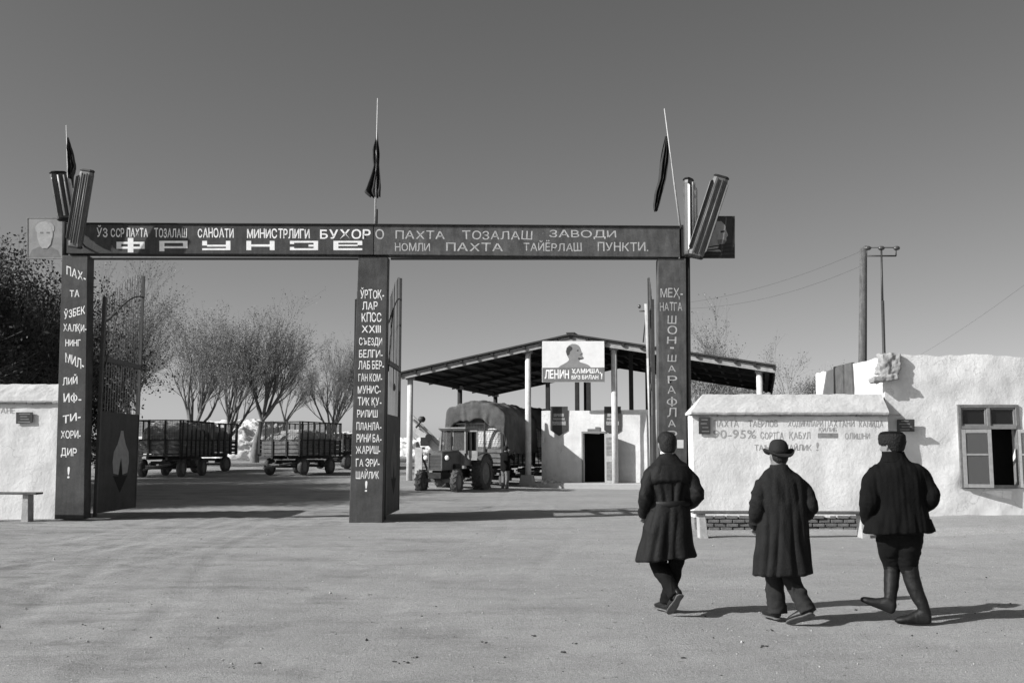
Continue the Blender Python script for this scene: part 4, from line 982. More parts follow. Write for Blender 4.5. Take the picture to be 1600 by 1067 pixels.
def trailer(label, loc, rz, W=2.15, L=4.2, board=0.62, upper=0.95, floor=1.05, drawbar=True, solid_sides=False):
    """front faces local -y"""
    t = thing('farm_trailer', label, 'trailer', loc, rz, 'cotton trailers in the yard')
    def p(name, m, fn, par=t):
        mb = MB(); fn(mb); return mb.build(name, m, par)
    for s_ in (-1, 1): p('chassis_beam', 'trailer_iron', lambda mb: mb.box((s_*0.45, 0, floor-0.17), (0.10, L-0.1, 0.16)))
    for y in (-L*0.33, L*0.33): p('axle', 'trailer_iron', lambda mb: (mb.tube((-W*0.42, y, 0.42), (W*0.42, y, 0.42), 0.06), mb.box((0, y, 0.66), (0.9, 0.5, 0.14)), mb.box((0.45, y, 0.54), (0.07, 0.7, 0.1)), mb.box((-0.45, y, 0.54), (0.07, 0.7, 0.1))))
    for y in (-L*0.33, L*0.33):
        for s_ in (-1, 1): wheel(t, (s_*W*0.40, y, 0.42), 0.42, 0.22)
    if drawbar: p('drawbar', 'rim', lambda mb: (mb.bar((-0.55, -L*0.33, 0.62), (0, -L/2-1.15, 0.40), 0.09, 0.09), mb.bar((0.55, -L*0.33, 0.62), (0, -L/2-1.15, 0.40), 0.09, 0.09), mb.bar((0, -L/2-1.1, 0.40), (0, -L/2-1.4, 0.38), 0.1, 0.06), mb.bar((-0.3, -L/2-0.5, 0.53), (0.3, -L/2-0.5, 0.53), 0.06, 0.06)))
    p('floor', 'trailer_wood', lambda mb: mb.box((0, 0, floor-0.05), (W, L, 0.07)))
    # planked boards: three planks a side
    pk = {}
    def plank(key, size, loc_, par):
        if key not in pk:
            mb = MB(); mb.box((0, 0, 0), size); o = mb.build('plank', 'trailer_wood', par); bevel(o, 0.008, 1); o.location = loc_; pk[key] = o; return o
        return share(pk[key], par, loc_)
    hp = board/3
    for k in range(3):
        z = floor+0.01+hp*(k+0.5)
        for s_ in (-1, 1):
            plank('s', (0.04, L, hp-0.025), (s_*(W/2-0.02), 0, z), t); plank('f', (W-0.09, 0.04, hp-0.025), (0, s_*(L/2-0.02), z), t)
    top = floor+board+upper
    st = {}
    def stake(x, y, w_, d_, h0, h1):
        key = (round(w_, 3), round(d_, 3), round(h1-h0, 3))
        if key not in st:
            mb = MB(); mb.box((0, 0, (h1-h0)/2), (w_, d_, h1-h0)); o = mb.build('stake', 'trailer_iron', t); o.location = (x, y, h0); st[key] = o
        else: share(st[key], t, (x, y, h0))
    for x in (-W/2+0.06, -W/6, W/6, W/2-0.06):
        for s_ in (-1, 1): stake(x, s_*(L/2+0.03), 0.085, 0.05, floor-0.12, top)
    n = 7
    for k in range(n+1):
        for s_ in (-1, 1): stake(s_*(W/2+0.03), lerp(-L/2+0.06, L/2-0.06, k/n), 0.05, 0.085 if not solid_sides else 0.2, floor-0.12, top)
    for z in (top-0.03, floor+board+0.03):
        for s_ in (-1, 1):
            p('top_rail', 'trailer_iron', lambda mb: mb.box((s_*(W/2+0.005), 0, z), (0.045, L+0.1, 0.05))); p('top_rail', 'trailer_iron', lambda mb: mb.box((0, s_*(L/2+0.005), z), (W-0.05, 0.045, 0.045)))
    def net(mb):      # wire netting
        for k in range(1, 14):
            z = floor+board+upper*k/14
            for s_ in (-1, 1):
                mb.tube((s_*(W/2), -L/2, z), (s_*(W/2), L/2, z), 0.006, n=3, cap=False); mb.tube((-W/2, s_*L/2, z), (W/2, s_*L/2, z), 0.006, n=3, cap=False)
        for k in range(1, 40):
            y = lerp(-L/2, L/2, k/40)
            for s_ in (-1, 1): mb.tube((s_*W/2, y, floor+board), (s_*W/2, y, top), 0.006, n=3, cap=False)
        for k in range(1, 20):
            x = lerp(-W/2, W/2, k/20)
            for s_ in (-1, 1): mb.tube((x, s_*L/2, floor+board), (x, s_*L/2, top), 0.006, n=3, cap=False)
    p('wire_netting', 'trailer_iron', net)
    return t
def lump(name, label, cat, loc, rz, size, m, seed, sq=3.0, amp=0.12, freq=1.6, nu=48, nv=20, group=None, parent=None, flat_base=True):
    """lumpy heap: superellipse plan, domed top"""
    rings = []
    for j in range(nv+1):
        t_ = j/nv; z = size[2]*math.sin(t_*PI/2)**0.8; k = max(0.02, math.cos(t_*PI/2))**0.55
        ring = []
        for i in range(nu):
            a = 2*PI*i/nu; ca, sa = math.cos(a), math.sin(a)
            rr = (abs(ca)**sq+abs(sa)**sq)**(-1/sq)
            p = Vector((size[0]/2*rr*ca*k, size[1]/2*rr*sa*k, z))
            q = p*freq+Vector((seed*7.7, seed, 0))
            d = amp*(mnoise.noise(q)+0.6*mnoise.noise(q*2.3)+0.5*mnoise.noise(q*5.1)+0.4*mnoise.noise(q*11.3))
            p += Vector((ca, sa, 0.8))*d
            p.z = max(p.z, -0.05)
            ring.append(p)
        rings.append(ring)
    mb = MB(); mb.loft(rings); o = mb.build(name, m, parent, True); o.location = loc; o.rotation_euler = (0, 0, rz)
    if parent is None: tag(o, label, cat, group)
    return o
def trl(label, px, py, Yd, rz, **kw):
    x = at(px, py, Yd).x
    return trailer(label, (x, Yd+2.1, ground_z(x, Yd+2.1)), rz, **kw)
# left pair in the yard
t1 = trl('slatted cotton trailer with drawbar just right of the left gate leaf', 246, 740, 45.5, R(-2), W=2.25)
lump('cotton_load', 'loose cotton heaped in the left front trailer', 'cotton', (t1.location.x, t1.location.y, t1.location.z+1.08), 0, (2.12, 4.05, 1.5), MATS['cotton_load'], 3, 7.0, 0.10)
t2 = trl('cotton trailer with dark slatted side behind the left front trailer', 287, 740, 51.5, R(-16), solid_sides=True)
t3 = trl('slatted trailer with wire netting standing before the pollarded trees', 455, 740, 48.5, R(-17), W=2.3)
lump('cotton_load', 'loose cotton heaped in the dark-sided left rear trailer', 'cotton', (t2.location.x, t2.location.y, t2.location.z+1.08), R(-16), (2.02, 4.05, 1.5), MATS['cotton_load'], 4, 7.0, 0.10)
lump('cotton_load', 'low load of cotton in the netted trailer', 'cotton', (t3.location.x, t3.location.y, t3.location.z+1.08), R(-17), (2.15, 4.05, 1.15), MATS['cotton_load'], 6, 7.0, 0.10)
t4 = trl('farther low trailer partly hidden by the middle pillar', 530, 740, 56, R(-20), upper=0.3)
# loaded trailers behind the tractor
t5 = trailer('loaded trailer hitched behind the tractor under the shed', (-0.85, 43.7, 0), R(-17), W=2.5, L=4.6, upper=1.05)
t6 = trailer('rear loaded trailer deep under the shed behind the column', (1.2, 50.0, 0), R(-17), W=2.5, L=4.6, upper=1.05)
def loaded(tr, lab_load, lab_tarp, dark):
    W, L = 2.42, 4.45; zb = 1.08
    m = MB(); m.box((0, 0, zb+0.75), (W-0.02, L-0.02, 1.48)); 
    o = lump('cotton_load', lab_load, 'cotton', (0, 0, 0), 0, (W, L, 2.1), MATS['cotton'], 5+dark, 12.0, 0.02, 1.6, 60, 26)
    o.data.transform(Matrix.Identity(4)); o.location = tr.location+Vector((0, 0, zb)); o.rotation_euler = tr.rotation_euler
    # tarpaulin draped over the load
    tp = MB(); rows = []
    nx, ny = 72, 90
    for j in range(ny+1):
        v = j/ny; row = []
        for i in range(nx+1):
            u = i/nx
            s_ = (u-0.5)*2; q = (v-0.5)*2
            ax = max(-1, min(1, s_*1.45)); ay = max(-1, min(1, q*1.20))
            z = 3.08+0.50*(1-abs(ax+0.08)**2.9)*(1-0.25*abs(ay)**6)
            hx = max(0, abs(s_)-1/1.45)/(1-1/1.45); hy = max(0, abs(q)-1/1.20)/(1-1/1.20)
            wav = mnoise.noise(Vector((u*5, v*6, dark*9)))
            x = ax*(W/2+0.08)+math.copysign(0.10*hx, s_)*(1+wav); y = ay*(L/2+0.09)+math.copysign(0.07*hy, q)*(1+wav)
            z -= hx*(1.5+0.15*wav)+hy*(0.78+0.16*math.sin(u*7+1)+0.22*wav)
            if hx > 0.02: x += math.copysign(0.06*math.sin(v*40+3*wav)*hx, s_)
            if hy > 0.02: y += math.copysign((0.05*math.sin(u*31+5*wav)+0.05*math.sin(u*13+v*20))*hy, q)
            rg = 1-2.2*abs(mnoise.noise(Vector((u*5.5, v*4.5, 7+dark)))); z += 0.09*rg*(1-max(hx, hy))+0.035*(1-2.4*abs(mnoise.noise(Vector((u*12+v*5, v*9, 3)))))+0.05*mnoise.noise(Vector((u*14, v*14, 2))); y += 0.05*(1-2.4*abs(mnoise.noise(Vector((u*10, z*3, 4)))))*hy; x += 0.05*(1-2.4*abs(mnoise.noise(Vector((v*12, z*3, 9)))))*hx
            row.append(Vector((x, y, z)))
        rows.append(row)
    tp.loft(rows, cap=False, closed=False); o = tp.build('tarpaulin', 'tarpaulin', None, True); tag(o, lab_tarp, 'tarpaulin')
    md = o.modifiers.new('s', 'SOLIDIFY'); md.thickness = 0.012
    o.location = tr.location; o.rotation_euler = tr.rotation_euler
    return o
loaded(t5, 'pale cotton packed in the trailer behind the tractor', 'creased tarpaulin over the trailer load behind the tractor', 0)
loaded(t6, 'cotton packed in the rear trailer under the shed', 'dark tarpaulin over the rear trailer under the shed roof', 1)

def tractor():
    x = at(686, 770, 36.7).x
    t = thing('tractor', 'wheeled farm tractor with boxy cab and round headlamps before the shed', 'tractor', (x, 36.7, 0), R(-20))
    def p(name, m, fn, par=t, bv=0.0, smooth=False):
        mb = MB(); fn(mb); o = mb.build(name, m, par, smooth)
        if bv: bevel(o, bv, 3)
        return o
    # local: front faces -y, front axle at y=0
    p('chassis', 'tractor_dark', lambda mb: (mb.box((0, 1.15, 0.72), (0.42, 2.6, 0.34)), mb.box((0, -0.15, 0.68), (0.5, 0.5, 0.22))), bv=0.02)
    p('front_axle', 'tractor_paint', lambda mb: (mb.box((0, 0, 0.50), (1.15, 0.13, 0.14)), mb.tube((-0.62, 0, 0.36), (-0.62, 0, 0.66), 0.06), mb.tube((0.62, 0, 0.36), (0.62, 0, 0.66), 0.06), mb.ball((0, -0.05, 0.45), (0.16, 0.16, 0.17), 10, 7)), bv=0.01)
    def hood(mb):
        rings = []
        for y, s_, zt in ((-0.34, 0.90, 1.50), (-0.27, 1.0, 1.55), (0.4, 1.0, 1.58), (1.2, 1.02, 1.62)):
            w = 0.33*s_; prof = [(-w, 0.88), (-w, zt-0.22), (-w*0.93, zt-0.10), (-w*0.70, zt-0.02), (-w*0.3, zt+0.01), (w*0.3, zt+0.01), (w*0.70, zt-0.02), (w*0.93, zt-0.10), (w, zt-0.22), (w, 0.88)]
            rings.append([Vector((a, y, b_)) for a, b_ in prof])
        mb.loft(rings)
    h = p('hood', 'tractor_paint', hood, smooth=False)
    p('grille', 'grille', lambda mb: [mb.box((0, -0.355, 0.95+k*0.052), (0.46, 0.03, 0.022)) for k in range(10)], h)
    p('grille_frame', 'tractor_paint', lambda mb: (mb.box((-0.26, -0.36, 1.19), (0.05, 0.05, 0.62)), mb.box((0.26, -0.36, 1.19), (0.05, 0.05, 0.62)), mb.box((0, -0.36, 0.89), (0.57, 0.05, 0.05))), h)
    for s_ in (-1, 1):
        hl = p('headlight', 'tractor_dark', lambda mb: (mb.ball((s_*0.42, -0.20, 1.32), (0.11, 0.12, 0.11), 12, 8), mb.tube((s_*0.42, -0.12, 1.30), (s_*0.30, 0.0, 1.20), 0.025)), smooth=True)
        p('lens', 'headlamp', lambda mb: mb.ball((s_*0.42, -0.27, 1.32), (0.095, 0.06, 0.095), 12, 8), hl, smooth=True)
    p('exhaust', 'tractor_dark', lambda mb: (mb.tube((0.16, 0.75, 1.6), (0.16, 0.75, 2.35), 0.035), mb.tube((0.16, 0.75, 1.75), (0.16, 0.75, 2.1), 0.06)))
    p('engine', 'tractor_dark', lambda mb: (mb.box((0, 0.75, 0.98), (0.54, 0.8, 0.4)), mb.tube((0.36, 0.5, 1.0), (0.36, 0.95, 1.0), 0.09), mb.tube((-0.36, 0.5, 1.0), (-0.36, 0.95, 1.0), 0.08)))
    # cab
    cab = p('cab', 'tractor_cab', lambda mb: (mb.box((0, 1.75, 1.27), (1.02, 1.1, 0.5)), mb.box((0, 1.24, 1.53), (1.04, 0.06, 0.12))), bv=0.02)
    for sx in (-1, 1):
        for y in (1.22, 1.78, 2.30): p('cab_post', 'tractor_cab', lambda mb: mb.bar((sx*0.52, y, 1.48), (sx*0.49, y+(0.06 if y < 1.5 else 0), 2.38), 0.06, 0.06), cab)
    p('cab_post', 'tractor_cab', lambda mb: mb.bar((0, 1.24, 1.56), (0, 1.29, 2.36), 0.045, 0.045), cab)
    p('cab_roof', 'tractor_cab', lambda mb: (mb.box((0, 1.77, 2.42), (1.14, 1.30, 0.07)), mb.box((0, 1.77, 2.365), (1.08, 1.22, 0.05))), cab, bv=0.025)
    for sx in (-1, 1):
        p('windscreen', 'pane_dusty', lambda mb: mb.add([(sx*0.03, 1.235, 1.60), (sx*0.50, 1.235, 1.60), (sx*0.48, 1.285, 2.34), (sx*0.03, 1.285, 2.34)], [(0, 1, 2, 3)]), cab)
    p('side_window', 'pane_dusty', lambda mb: mb.add([(-0.52, 1.28, 1.55), (-0.52, 2.25, 1.55), (-0.50, 2.25, 2.34), (-0.50, 1.30, 2.34)], [(0, 1, 2, 3)]), cab)
    p('rear_wall', 'tractor_dark', lambda mb: mb.box((0, 2.32, 1.9), (0.96, 0.03, 0.9)), cab)
    p('seat', 'tractor_dark', lambda mb: (mb.box((0, 1.95, 1.60), (0.45, 0.4, 0.12)), mb.box((0, 2.14, 1.85), (0.45, 0.08, 0.45))), cab, bv=0.02)
    p('steering_wheel', 'tractor_dark', lambda mb: [mb.tube((0.19*math.cos(2*PI*k/12), 1.55+0.08*math.sin(2*PI*k/12), 1.78+0.17*math.sin(2*PI*k/12)), (0.19*math.cos(2*PI*(k+1)/12), 1.55+0.08*math.sin(2*PI*(k+1)/12), 1.78+0.17*math.sin(2*PI*(k+1)/12)), 0.015, n=5) for k in range(12)], cab)
    p('open_door', 'tractor_cab', lambda mb: (mb.bar((0.55, 1.3, 1.4), (1.02, 1.18, 1.4), 0.03, 0.35), mb.bar((0.55, 1.3, 1.3), (0.55, 1.3, 2.32), 0.04, 0.04), mb.bar((1.02, 1.18, 1.3), (1.02, 1.18, 2.32), 0.04, 0.04), mb.bar((0.55, 1.3, 2.31), (1.02, 1.18, 2.31), 0.04, 0.05)), cab)
    for sx in (-1, 1):
        def fender(mb):
            rings = []
            for k in range(11):
                a = R(40+k*11); c, s_ = math.cos(a), math.sin(a); r0, r1 = 0.78, 0.82
                rings.append([Vector((sx*0.50, 2.37-c*r0, 0.70+s_*r0)), Vector((sx*0.94, 2.37-c*r0, 0.70+s_*r0)), Vector((sx*0.94, 2.37-c*r1, 0.70+s_*r1)), Vector((sx*0.50, 2.37-c*r1, 0.70+s_*r1))])
            mb.loft(rings)
        p('fender', 'tractor_cab', fender)
    p('rear_axle', 'tractor_dark', lambda mb: mb.tube((-0.75, 2.37, 0.70), (0.75, 2.37, 0.70), 0.12, n=10))
    for s_ in (-1, 1):
        wheel(t, (s_*0.70, 0, 0.445), 0.43, 0.24, 14, R(4)); wheel(t, (s_*0.74, 2.37, 0.71), 0.68, 0.40, 18)
    p('drawbar', 'tractor_dark', lambda mb: mb.box((0, 3.0, 0.42), (0.1, 0.7, 0.06)))
tractor()

def conveyor():
    Y = 47.5; a = at(622, 640, Y)
    t = thing('conveyor', 'inclined cotton conveyor behind the left shed column', 'conveyor', (at(660, 740, Y).x, Y, 0.1), 0)
    m = MB(); m.bar(at(640, 655, Y), at(700, 715, Y), 0.5, 0.42, (0, 1, 0)); o = m.build('trough', 'shed_column', t, False, True)
    m = MB(); m.bar(at(641, 652, Y-.3), at(700, 711, Y-.3), 0.05, 0.06); m.build('side_rail', 'shed_timber', t, False, True)
    m = MB(); m.bar(at(652, 690, Y), at(674, 752, Y), 0.1, 0.1); m.bar(at(652, 690, Y+0.6), at(650, 752, Y+0.6), 0.1, 0.1); m.bar(at(664, 700, Y), at(650, 700, Y), 0.1, 0.1); m.build('support', 'iron', t, False, True)
    m = MB(); m.ball(at(659, 655, Y-0.4), (0.18, 0.14, 0.16), 9, 6); m.tube(at(659, 656, Y-.4), at(650, 668, Y-.3), 0.05); m.build('motor', 'iron', t, True, True)
    m = MB(); m.box(at(664, 690, Y-0.3), (0.4, 0.3, 0.4)); m.tube(at(670, 683, Y-.5), at(670, 683, Y-.2), 0.17, n=14); m.build('gearbox', 'iron', t, False, True)
    m = MB(); m.box(at(654, 727, Y), (0.34, 0.3, 1.7)); m.build('chute', 'shed_column', t, False, True)
    wheel(t, (at(680, 740, Y).x-t.location.x, 0.4, 0.3), 0.35, 0.18); wheel(t, (at(680, 740, Y).x-t.location.x, -0.5, 0.3), 0.35, 0.18)
conveyor()

# ------------------------------------------------------------------ cotton heaps
for k, (px, Yh, w_, d_, h_, lab) in enumerate(((378, 86, 9, 8, 3.3, 'big white cotton heap between the pollarded trees'), (450, 98, 9, 7, 2.2, 'low white cotton heap beside the right pollarded tree'), (340, 104, 9, 8, 3.0, 'tall white cotton heap behind the forked tree'), (285, 108, 11, 8, 2.6, 'white cotton heap showing over the left trailers'), (515, 116, 8, 8, 2.6, 'white cotton heap behind the netted trailer'), (655, 100, 7, 7, 1.9, 'white cotton heap far behind the tractor'))):
    x = at(px, 703, Yh).x
    lump('cotton_heap', lab, 'cotton heap', (x, Yh, ground_z(x, Yh)-0.1), 0, (w_, d_, h_), MATS['cotton'], k+1, 2.2, 0.34, 0.8, 120, 44, group='cotton heaps')

# ------------------------------------------------------------------ trees
def tree(name, label, loc, h, seed, trunk_h, r0, spread=0.5, limbs=5, depth=4, kids=(7, 6, 6, 5), leafn=3, leafs=0.09, up=0.35, lm='leaf_thin', wood='bark', crooked=0.12, group='trees beyond the gate', lean=(0, 0), ratio=0.60, leafspread=0.11, droop=0.0):
    rnd = random.Random(seed)
    t = thing(name, label, 'tree', loc, rnd.random()*6, group)
    tv, tf, lv, lf = [], [], [], []
    def tube(pts, rads, n):
        base = len(tv)
        for i, p in enumerate(pts):
            d = (pts[min(i+1, len(pts)-1)]-pts[max(i-1, 0)]).normalized()
            a = d.cross(Vector((0.31, 0.77, 0.2))).normalized(); b_ = d.cross(a)
            for k in range(n):
                th = 2*PI*k/n; q = p+a*(rads[i]*math.cos(th))+b_*(rads[i]*math.sin(th)); tv.append((q.x, q.y, q.z))
        for i in range(len(pts)-1):
            for k in range(n):
                k2 = (k+1) % n; tf.append((base+i*n+k, base+i*n+k2, base+(i+1)*n+k2, base+(i+1)*n+k))
    def leaf(p):
        s_ = leafs*rnd.uniform(0.6, 1.4)
        a = Vector((rnd.gauss(0, 1), rnd.gauss(0, 1), rnd.gauss(0, 1))).normalized(); b_ = a.orthogonal().normalized()
        b_ = Matrix.Rotation(rnd.random()*6.28, 3, a) @ b_; c = a.cross(b_)
        o = len(lv)
        for q in (p-b_*s_, p+c*s_*0.5, p+b_*s_, p-c*s_*0.5): lv.append((q.x, q.y, q.z))
        lf.append((o, o+1, o+2, o+3))
    def grow(p, d, L, r_, lev):
        nseg = 5 if lev <= 1 else (3 if lev < depth-1 else 2)
        pts = [p]; rads = [r_]
        for i in range(nseg):
            d = (d+Vector((rnd.gauss(0, crooked), rnd.gauss(0, crooked), rnd.gauss(0, crooked*0.6)+up*0.22-(droop*0.2 if lev == depth else 0)))).normalized()
            p = p+d*(L/nseg); pts.append(p); rads.append(max(0.004, r_*(1-0.62*(i+1)/nseg)))
        tube(pts, rads, (9, 7, 5, 4, 3, 3)[min(lev, 5)])
        if lev < depth:
            n = kids[min(lev, len(kids)-1)]
            for k in range(n):
                f = 0.30+0.70*(k+rnd.random()*0.7)/n if lev else 1.0
                f = min(f, 1.0); ii = min(int(f*nseg), nseg-1); ff = f*nseg-ii
                q = pts[ii].lerp(pts[ii+1], ff)
                dd = (pts[ii+1]-pts[ii]).normalized()
                az = 2*PI*(k/n)+rnd.random()*1.3
                side = dd.orthogonal().normalized(); side = Matrix.Rotation(az, 3, dd) @ side
                ang = spread*rnd.uniform(0.7, 1.35)
                nd = (dd*math.cos(ang)+side*math.sin(ang)).normalized()
                LL = L*ratio*rnd.uniform(0.75, 1.2) if lev else (h-trunk_h)*0.60*rnd.uniform(0.8, 1.15)
                grow(q, nd, LL, max(0.0055, (rads[ii]*0.46 if lev else r_*0.36)), lev+1)
        if lev >= depth-1:
            for q in pts[1:]:
                for _ in range(leafn if rnd.random() < leafn else 0):
                    leaf(q+Vector((rnd.gauss(0, leafspread), rnd.gauss(0, leafspread), rnd.gauss(0, leafspread))))
    kids = (limbs,)+tuple(kids)
    grow(Vector((0, 0, -0.15)), Vector((lean[0], lean[1], 1)).normalized(), trunk_h+0.15, r0, 0)
    me = bpy.data.meshes.new('trunk'); me.from_pydata(tv, [], tf); me.materials.append(MATS[wood]); me.polygons.foreach_set('use_smooth', [True]*len(tf)); o = bpy.data.objects.new('trunk', me); COL.objects.link(o); o.parent = t
    if lf:
        me = bpy.data.meshes.new('crown'); me.from_pydata(lv, [], lf); me.materials.append(MATS[lm]); o = bpy.data.objects.new('crown', me); COL.objects.link(o); o.parent = t
    return t
def ttree(label, px, Yd, top, seed, **kw):
    x = at(px, 703, Yd).x; gz = ground_z(x, Yd); h = at(px, top, Yd).z-gz
    nm = kw.pop('name', 'bare_tree')
    return tree(nm, label, (x, Yd, gz), h, seed, **kw)
# pollarded trees with thin whippy crowns
ttree('forked pollarded tree with thin crown right of the left trailers', 348, 66, 508, 12, trunk_h=1.7, r0=0.30, spread=0.36, limbs=7, leafn=3, leafs=0.045, up=0.55)
ttree('pollarded tree with dark stubby trunk and rounded crown', 398, 68, 505, 22, trunk_h=2.9, r0=0.34, spread=0.42, limbs=7, leafn=3, leafs=0.045, up=0.45)
ttree('thin tree with fine twigs behind the netted trailer', 438, 80, 560, 35, trunk_h=3.0, r0=0.22, spread=0.36, limbs=4, leafn=1, leafs=0.055, up=0.5)
ttree('upright feathery tree behind the netted trailer near the middle pillar', 514, 76, 540, 41, trunk_h=1.8, r0=0.26, spread=0.34, limbs=8, leafn=2, leafs=0.045, up=0.7)
ttree('tall windswept tree showing through the left gate leaf bars', 215, 62, 455, 51, trunk_h=1.8, r0=0.32, spread=0.42, limbs=9, leafn=3, leafs=0.05, up=0.5)
ttree('tall broad tree above the left trailers', 290, 70, 455, 61, trunk_h=2.0, r0=0.32, spread=0.42, limbs=9, leafn=3, leafs=0.05, up=0.5)
ttree('thin tree just right of the left pillar', 165, 74, 480, 71, trunk_h=2.0, r0=0.28, spread=0.42, limbs=8, leafn=3, leafs=0.05, up=0.5)
ttree('leafy tree behind the right slope of the shed roof', 1098, 66, 528, 81, trunk_h=2.2, r0=0.28, spread=0.5, limbs=6, leafn=2, leafs=0.055, up=0.4)
ttree('small leafy tree under the right eave of the shed', 1140, 72, 588, 83, trunk_h=1.6, r0=0.2, spread=0.6, limbs=6, leafn=3, leafs=0.07, up=0.3)
ttree('bare bush tree left of the white building roof', 1266, 60, 560, 91, trunk_h=1.6, r0=0.2, spread=0.45, limbs=6, leafn=1, leafs=0.055, up=0.45)
# dark evergreens behind the left wall, one of them out of frame: their shade falls across the yard
ttree('dark leafy tree rising above the left wall at the picture edge', -22, 31, 400, 101, name='leafy_tree', trunk_h=1.6, r0=0.22, spread=0.50, limbs=8, leafn=6, leafs=0.05, up=0.22, lm='leaf_dark', leafspread=0.13, group='dark trees by the left wall')
ttree('smaller dark leafy tree close to the left pillar', 14, 33, 520, 105, name='leafy_tree', trunk_h=1.2, r0=0.18, spread=0.50, limbs=8, leafn=6, leafs=0.05, up=0.18, lm='leaf_dark', leafspread=0.13, group='dark trees by the left wall')
src = tree('leafy_tree', 'dark leafy tree standing left of the picture frame', (-22.5, 29.5, 0.05), 8.0, 113, 1.6, 0.25, 0.55, 8, leafn=9, leafs=0.06, up=0.2, lm='leaf_dark', leafspread=0.22, group='dark trees by the left wall')
def copy_tree(src, label, loc, rz, k):
    c = src.copy(); COL.objects.link(c); c.location = loc; c.rotation_euler = (0, 0, rz); c.scale = (k*1.15, k*1.15, k); c['label'] = label
    for ch in src.children:
        d = ch.copy(); COL.objects.link(d); d.parent = c
copy_tree(src, 'dark leafy tree in the row behind the left wall, nearest the gate', (-19.6, 34.5, 0.1), 1.1, 0.86)
copy_tree(src, 'dark leafy tree farther back in the row behind the left wall', (-22.0, 40.0, 0.15), 2.6, 0.92)
copy_tree(src, 'dark leafy tree at the far end of the row behind the left wall', (-23.0, 46.5, 0.2), 4.0, 0.86)
copy_tree(src, 'dark leafy tree behind the left wall just outside the frame', (-23.0, 34.5, 0.1), 5.2, 0.95)

copy_tree(src, 'dark leafy tree close behind the left wall outside the frame', (-18.2, 25.6, 0.06), 3.1, 0.90)
copy_tree(src, 'dark leafy tree second behind the left wall outside the frame', (-19.4, 29.8, 0.08), 0.4, 0.92)

def far_woods():
    rnd = random.Random(77); vs_, fs = [], []
    for k in range(2600):
        x = rnd.uniform(-140, 150); y = rnd.uniform(180, 230)
        hmax = 2.2+1.6*mnoise.noise(Vector((x*0.05, 0, 0)))+1.2*mnoise.noise(Vector((x*0.22, 3, 0)))
        for q in range(9):
            p = Vector((x+rnd.gauss(0, 1), y+rnd.gauss(0, 1), ground_z(x, y)+rnd.random()*max(0.6, hmax))); s_ = rnd.uniform(0.2, 0.5)
            a = Vector((rnd.gauss(0, 1), rnd.gauss(0, 1), rnd.gauss(0, 1))).normalized(); b_ = a.orthogonal(); c = a.cross(b_); o = len(vs_)
            for w in (p-b_*s_, p+c*s_*.6, p+b_*s_, p-c*s_*.6): vs_.append(tuple(w))
            fs.append((o, o+1, o+2, o+3))
    me = bpy.data.meshes.new('far_scrub'); me.from_pydata(vs_, [], fs); me.materials.append(MATS['leaf_far']); o = bpy.data.objects.new('far_scrub', me); COL.objects.link(o)
    tag(o, 'low belt of scrub along the far horizon', 'scrub', kind='stuff')
far_woods()

# ------------------------------------------------------------------ people
def crom(pts, n):
    """Catmull-Rom resampling of tuples"""
    out = []
    P = [pts[0]]+list(pts)+[pts[-1]]
    m = len(pts)-1
    for i in range(n+1):
        s_ = i/n*m; k = min(int(s_), m-1); t = s_-k
        a, b_, c, d = P[k], P[k+1], P[k+2], P[k+3]
        out.append(tuple(0.5*((2*b_[j])+(-a[j]+c[j])*t+(2*a[j]-5*b_[j]+4*c[j]-d[j])*t*t+(-a[j]+3*b_[j]-3*c[j]+d[j])*t*t*t) for j in range(len(b_))))
    return out
def trunk_loft(mb, spec, nz_=40, n=48, fold=None, hem=0.0):
    """spec: (z, cx, cy, rx, ry) from bottom to top"""
    rings = []
    for (z, cx, cy, rx, ry) in crom(spec, nz_):
        ring = []
        for k in range(n):
            a = 2*PI*k/n; f = 1.0+(fold(a, z) if fold else 0.0)
            ca, sa = math.cos(a), math.sin(a); e = 2.35
            rr = (abs(ca)**e+abs(sa)**e)**(-1/e)
            ring.append(Vector((cx+rx*rr*ca*f, cy+ry*rr*sa*f, z+hem*math.cos(a)*max(0, 1-abs(z-spec[0][0])/0.3))))
        rings.append(ring)
    mb.loft(rings)
def limb(mb, pts, seg=16, n=16, wr=0.0, seed=0.0, flatten=1.0):
    """pts: (x,y,z,r)"""
    P = crom(pts, seg); rings = []
    for i, p in enumerate(P):
        c = Vector(p[:3]); d = (Vector(P[min(i+1, seg)][:3])-Vector(P[max(i-1, 0)][:3])).normalized()
        a = d.cross(Vector((0.1, 1, 0.15))).normalized(); b_ = a.cross(d).normalized()
        ring = []
        for k in range(n):
            th = 2*PI*k/n; r_ = p[3]*(1+wr*mnoise.noise(Vector((i*0.9+seed, math.cos(th)*1.2, math.sin(th)*1.2+seed))))
            ring.append(c+a*(r_*math.cos(th))+b_*(r_*math.sin(th)*flatten))
        rings.append(ring)
    mb.loft(rings)
def creases(p, seed, arm_x):
    """depth of folds at a point of a garment: long sharp ones on the body, short cross ones on the sleeves"""
    k = 1.0-abs(mnoise.noise(Vector((p.x*4.2+seed+0.8*p.z, p.y*4.2, p.z*1.3))))*2.6*(0.6+0.8*abs(mnoise.noise(Vector((p.x*1.7+seed, p.z*2.1, seed)))))
    f = 0.55*k+0.35*mnoise.noise(Vector((p.x*15+seed, p.y*15, p.z*4.5)))
    q = 1.0-abs(mnoise.noise(Vector((p.x*4.5, p.y*4.5+seed, p.z*9.5+p.x*5))))*2.6
    a = sm(arm_x[2]*0.82, arm_x[2], abs(p.x-arm_x[0])) if p.z > arm_x[1] else 0.0
    return lerp(f, 0.38*q+0.15*mnoise.noise(Vector((p.x*9, p.y*9, p.z*20+seed))), a)
